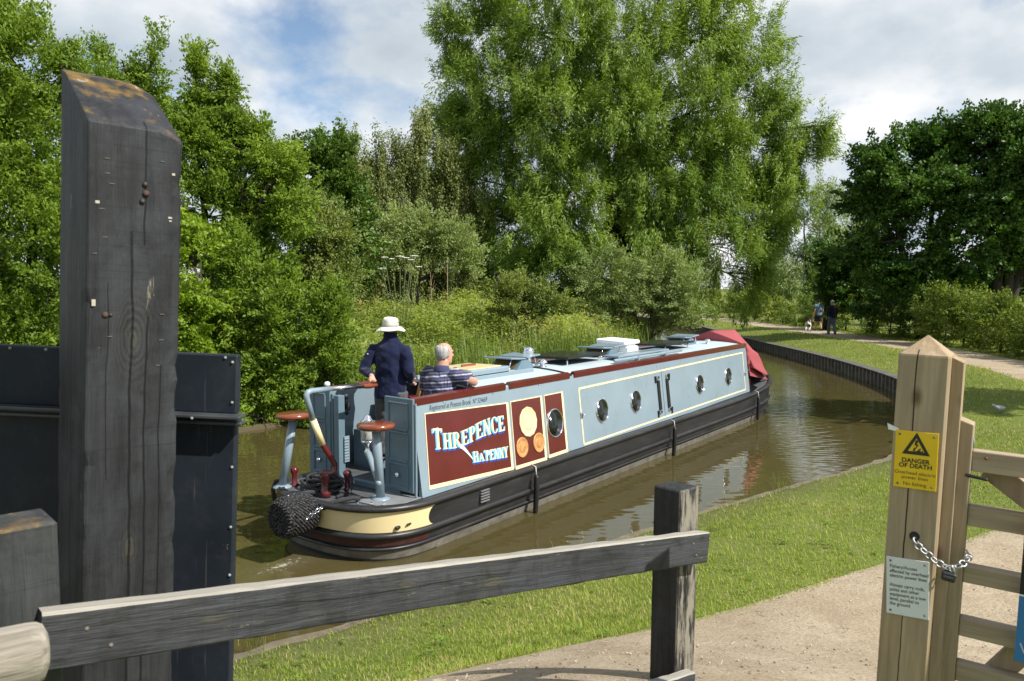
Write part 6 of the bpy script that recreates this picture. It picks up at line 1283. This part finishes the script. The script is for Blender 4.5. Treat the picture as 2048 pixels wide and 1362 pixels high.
tri = lambda s, cz: [(0, cz + s * .62), (s * .56, cz - s * .38), (-s * .56, cz - s * .38)]
o_, i_ = tri(.088 * w_ / .15, h_ * .245), tri(.052 * w_ / .15, h_ * .24)
for k in range(3): k2 = (k + 1) % 3; mb.add([fn(*o_[k], .0006), fn(*o_[k2], .0006), fn(*i_[k2], .0006), fn(*i_[k], .0006)], [[0, 1, 2, 3]])
s_ = .030 * w_ / .15; cz = h_ * .22                                       # struck figure under a bolt
for poly in ([(-.1, 1.1), (.25, 1.1), (.05, .55), (.3, .55), (-.1, -.1), (0, .42), (-.22, .42)], [(-.75, -.42), (.55, -.25), (.6, -.42), (-.7, -.6)], [(-.4, -.3), (-.2, .15), (-.05, .1), (-.15, -.3)], [(.1, -.3), (.45, .1), (.58, .0), (.3, -.36)], [(.62, -.2), (.8, -.2), (.8, -.4), (.62, -.4)]):
    mb.add([fn(a * s_, cz + b * s_ - .003, .0007) for a, b in poly], [list(range(len(poly)))])
mb.build('warning_symbol', p_ink2, sg, normals=False)
mb = MB(); z_ = h_ / 2
text_mb(mb, 'DANGER', fn, 0, z_ - h_ * .545, h_ * .105, align='CENTER', bold=.0007, sx=1.02); text_mb(mb, 'OF DEATH', fn, 0, z_ - h_ * .635, h_ * .105, align='CENTER', bold=.0007, sx=1.02)
text_mb(mb, 'Overhead electric', fn, 0, z_ - h_ * .755, h_ * .086, align='CENTER', sx=1.02); text_mb(mb, 'power lines', fn, 0, z_ - h_ * .835, h_ * .086, align='CENTER', sx=1.02); text_mb(mb, 'No fishing', fn, 0, z_ - h_ * .945, h_ * .086, align='CENTER', sx=1.02); mb.build('lettering', p_ink2, sg, normals=False)
sg, w_, h_, fn = plate('notice_sign', 'white fishery access notice fixed low on the gate post', [(1776.6, 1112), (1861.4, 1124.6), (1855, 1238.5), (1769.4, 1225)], paint('white_sign', (.72, .73, .73), .4, .04, 5, dirt=.25, dirtcol=(.45, .45, .38)))
paras = (MB(), MB())
for k, line in enumerate(('Fishery/Access', 'affected by overhead', 'electric power lines', '', 'Always carry rods,', 'poles and other', 'equipment at a low', 'level, parallel to', 'the ground')): text_mb(paras[k > 3], line, fn, -w_ * .42, h_ / 2 - h_ * (.185 + .0815 * k), h_ * .083, bold=.0002, sx=.86) if line else None
for mb in paras: mb.build('lettering', p_ink2, sg, normals=False)

# five barred gate hanging beyond the post
gate = thing('field_gate', 'new timber field gate chained to the pointed post', 'gate', M=GM)
GOF = -.10                                                               # its bars sit behind the post face
def gq(px, py, off=GOF): return gp(px, py, off)
def gbar(name, a, b, c, d, mat_, y0, th, parent=gate):
    m2 = MB(); m2.prism([a, b, c, d], lambda u, v, q: (u, q, v), y0, y0 + th); o = m2.build(name, mat_, parent); bv = o.modifiers.new('eased', 'BEVEL'); bv.width = .004; bv.segments = 2; bv.limit_method = 'ANGLE'; return o
sl, slt = gq(1925, 838); sr = gq(1948, 850)[0]; sl -= .015
stile = gbar('stile', (sl, gb + .1), (sr, gb + .1), (sr, gq(1948, 850)[1]), (sl, slt), p_new2, .10, .085)
m2 = MB(); m2.lathe([(.0, 0), (.02, 0), (.02, .003), (.0, .004)], (sr, .145, gq(1948, 890)[1]), Matrix.Rotation(R_(90), 3, 'Y'), 18); m2.build('reflector', paint('grey_disc', (.16, .18, .20), .5), gate)
far_a = 2.9
def rail_g(yt, yb_, y0=.115, th=.055):
    z1, z0 = gq(1948, yt)[1], gq(1948, yb_)[1]; gbar('rail', (sr + .0005, z0), (far_a, z0), (far_a, z1), (sr + .0005, z1), p_railw, y0, th)
for yt, yb_ in ((903, 945), (1016, 1056), (1138, 1172), (1246, 1282), (1338, 1375)): rail_g(yt, yb_)
for j, ((x0, y0), (x1, y1)) in enumerate((((1975, 944), (2060, 1010)), ((1985, 1372), (2075, 1290)))):
    a, b = gq(x0, y0), gq(x1, y1); m2 = MB(); L = math.dist(a, b); d = ((b[0] - a[0]) / L, (b[1] - a[1]) / L); n = (-d[1] * .04, d[0] * .04); e_ = 2.4 if j == 0 else .9
    b = (a[0] + d[0] * e_ * .5, a[1] + d[1] * e_ * .5); gbar('brace', (a[0] - n[0], a[1] - n[1]), (b[0] - n[0], b[1] - n[1]), (b[0] + n[0], b[1] + n[1]), (a[0] + n[0], a[1] + n[1]), p_new2, .172, .045)
m2 = MB(); lx, lz = gq(1946, 952); m2.tube([(sr - .01, .10, lz), (sr + .05, .085, lz - .003)], .0065, 10, True, 0, True); m2.build('latch_pin', paint('black_iron', (.02, .02, .022), .5, .2), gate)
m2 = MB(); kx, kz = gq(1972, 918); m2.lathe([(.006, 0), (.006, .003), (0, .004)], (kx, .115, kz), Matrix.Rotation(R_(90), 3, 'X'), 8); m2.build('bolt', paint('rust_bolt', (.18, .05, .03), .7), gate)

# chain and padlock
def chain_lock():
    P = [Vector(GM @ Vector((gp(x, y, o_)[0], -o_, gp(x, y, o_)[1]))) for x, y, o_ in ((1829, 1076, .004), (1836, 1092, .016), (1852, 1106, .018), (1870, 1122, .018), (1888, 1133, .016), (1904, 1138, .012), (1918, 1132, .004), (1930, 1124, -.02), (1939, 1112, -.06), (1935, 1105, -.10))]
    cum = [0];
    for a, b in zip(P, P[1:]): cum.append(cum[-1] + (b - a).length)
    n = 14; mb = MB(); r = .0125
    for k in range(n):
        s = (k + .5) / n * cum[-1]; i = max(j for j in range(len(cum) - 1) if cum[j] <= s); f = (s - cum[i]) / (cum[i + 1] - cum[i]); p = P[i].lerp(P[i + 1], f); d = (P[i + 1] - P[i]).normalized(); u0 = (GN - d * GN.dot(d)).normalized(); v0 = d.cross(u0); q = v0 if k % 2 else u0
        q = (q * .9 + (u0 if k % 2 else v0) * .35).normalized(); L = cum[-1] / n * .86
        pts = [p + d * (L * .5 * (abs(math.cos(a)) ** .7) * (1 if math.cos(a) > 0 else -1) * 1.25) + q * (.0105 * math.sin(a)) for a in [2 * math.pi * j / 16 for j in range(17)]]; mb.tube(pts, .0036, 8, False)
    o = mb.build('chain', paint('galvanised', (.36, .365, .37), .48, .3, 20, metal=.8)); tag(o, 'galvanised steel chain looped from gate post to gate', 'chain')
    c = Vector(GM @ Vector((gp(1898, 1150, .022)[0], -.022, gp(1898, 1150, .022)[1]))); ez = (UPZ + GX * .12).normalized(); ex = (GX - ez * GX.dot(ez)).normalized(); t = thing('padlock', 'black padlock hanging from the gate chain', 'padlock', M=frame(c, ex, ez.cross(ex), ez))
    m2 = MB(); m2.box((0, 0, -.005), (.046, .026, .034), .006); m2.build('lock_body', paint('lock_black', (.022, .022, .024), .45, .2), t)
    m2 = MB(); m2.tube([(.015 * math.cos(a), 0, .012 + .022 * max(0, math.sin(a))) for a in np.linspace(math.pi + .0, 0, 12)], .0038, 8); m2.build('shackle', p_chrome, t)
    m2 = MB(); m2.box((0, -.0135, -.004), (.03, .001, .006), .0003); m2.build('stamp', paint('lock_stamp', (.12, .12, .12), .5), t)
chain_lock()
# printed banner tied to the gate
def banner():
    a0, z1 = gp(2047, 985, .03); a1, z0 = gp(2032, 1343, .03); zm = gp(2036, 1208, .03)[1]; zl = gp(2038, 1150, .03)[1]; a0 = (a0 + a1) / 2 + .002
    t = thing('banner', 'dark red and blue printed banner hung on the gate at the frame edge', 'banner', M=GM); wd = .62; y = .06
    def piece(name, lo, hi, mat_, th=.006, yy=y): m2 = MB(); m2.box((a0 + wd / 2, yy, (lo + hi) / 2), (wd, th, hi - lo), .001); return m2.build(name, mat_, t)
    m, tt, p = nmat('banner_red'); s = N(tt, 'ShaderNodeSeparateXYZ'); tt.links.new(coords(tt), s.inputs[0]); tt.links.new(ramp(tt, math_(tt, 'MULTIPLY', math_(tt, 'SUBTRACT', z1, s.outputs[2]), 1 / (z1 - zl)), [(0, (.30, .02, .02)), (1, (.012, .006, .008))]), p.inputs['Base Color']); p.inputs['Roughness'].default_value = .5
    piece('red_panel', zl + .001, z1, m); piece('black_panel', zm + .007, zl, paint('banner_black', (.008, .007, .01), .5)); piece('white_line', zm, zm + .006, p_white); bl = piece('blue_panel', z0, zm - .001, paint('banner_blue', (.03, .17, .40), .5, .05))
    mb = MB(); text_mb(mb, 'W', lambda a, b, d: (a, y - .004 - d, b), a0 + .012, z0 + .035, .05); mb.build('lettering', paint('banner_grey', (.5, .55, .6), .5), t, normals=False)
    piece('back_board', z0 - .0, z1, p_white, .01, y + .03)
banner()

# ------------------------------------------------------------------ small things about the place
def bird():
    g = atz(1997, 824, .37); z = gz(g[0], g[1]); t = thing('pigeon', 'pale grey pigeon crouched on the grass beyond the gate', 'bird', (g[0], g[1], z + .02), R_(200)); mb = MB()
    mb.rings([[Vector((x, r * math.cos(a), zc + r * .9 * math.sin(a))) for a in [2 * math.pi * j / 12 for j in range(12)]] for x, r, zc in ((-.2, .012, .09), (-.13, .035, .09), (-.03, .065, .09), (.06, .062, .10), (.11, .04, .125), (.14, .032, .155), (.17, .026, .165), (.20, .008, .16))])
    for s_ in (-1, 1): mb.tube([(.0, s_ * .03, .05), (.01, s_ * .03, .0)], .006, 6)
    fused(mb, 'body', paint('grey_feathers', (.42, .44, .47), .7, .3, 14), t, .008, 2)
bird()
def hogweed():
    g = aty(800, 600, 26); b = Vector((g[0], 26, gz(g[0], 26))); t = thing('hogweed', 'tall hogweed with flat white flower heads above the meadow', 'plant', b); r = np.random.default_rng(3); p_st = paint('hogweed_stem', (.09, .12, .04), .7, .2); p_um = paint('white_umbel', (.66, .68, .56), .8, .15)
    for k, (px, py) in enumerate(((770, 518), (785, 521), (800, 516), (812, 519), (822, 523), (765, 540), (838, 537), (828, 515))):
        q = Vector(aty(px, py, 26 + r.uniform(-.5, .5))) - b; m2 = MB(); m2.tube([Vector((q.x * .25, 0, 0)), Vector((q.x * .6, q.y * .6, q.z * .55)), q], [.014, .011, .007], 6); st = m2.build('stem', p_st, t)
        m2 = MB()
        for j in range(14): a = r.uniform(0, 6.3); rr = .125 * math.sqrt(r.uniform(0, 1)); e_ = q + Vector((rr * math.cos(a), rr * math.sin(a), .06 - rr * .12)); m2.lathe([(0, -.01), (.04, .0), (.035, .014), (0, .02)], e_, None, 7); m2.tube([q, e_], .003, 4)
        m2.build('flower_head', p_um, st)
hogweed()
def bare_sapling(px, Y, h, label, seed):
    r = np.random.default_rng(seed); g = aty(px, 600, Y); b = Vector((g[0], Y, gz(g[0], Y))); mb = MB(); tp = Vector((r.uniform(-.2, .2), 0, h)); mb.tube([(0, 0, 0), tp * .5, tp], [.025, .016, .006], 6)
    for k in range(9): f = r.uniform(.25, .95); s = tp * f; d = Vector((r.normal(), r.normal() * .5, abs(r.normal()) * .7 + .3)).normalized() * h * .22 * (1.2 - f); mb.tube([s, s + d * .6, s + d + Vector((0, 0, .08))], [.009, .006, .003], 5)
    o = mb.build('bare_sapling', paint('dead_twig', (.30, .22, .13), .85, .25)); o.location = b; tag(o, label, 'sapling', 'leafless saplings in the meadow')
bare_sapling(895, 29, 2.9, 'taller leafless sapling with forked twigs in the meadow', 1); bare_sapling(866, 31, 2.3, 'shorter leafless sapling, left of its taller neighbour', 2)
g = atz(1728, 843, WZ); m2 = MB(); m2.add([(-.11, -.02, 0), (-.02, -.055, .012), (.11, 0, .004), (-.01, .05, .012)], [[0, 1, 2, 3]]); o = m2.build('fallen_leaf', paint('orange_leaf', (.50, .21, .05), .6)); o.location = (g[0], g[1], WZ + .006); sd = o.modifiers.new('t', 'SOLIDIFY'); sd.thickness = .003; tag(o, 'single orange leaf floating near the far piling', 'leaf')
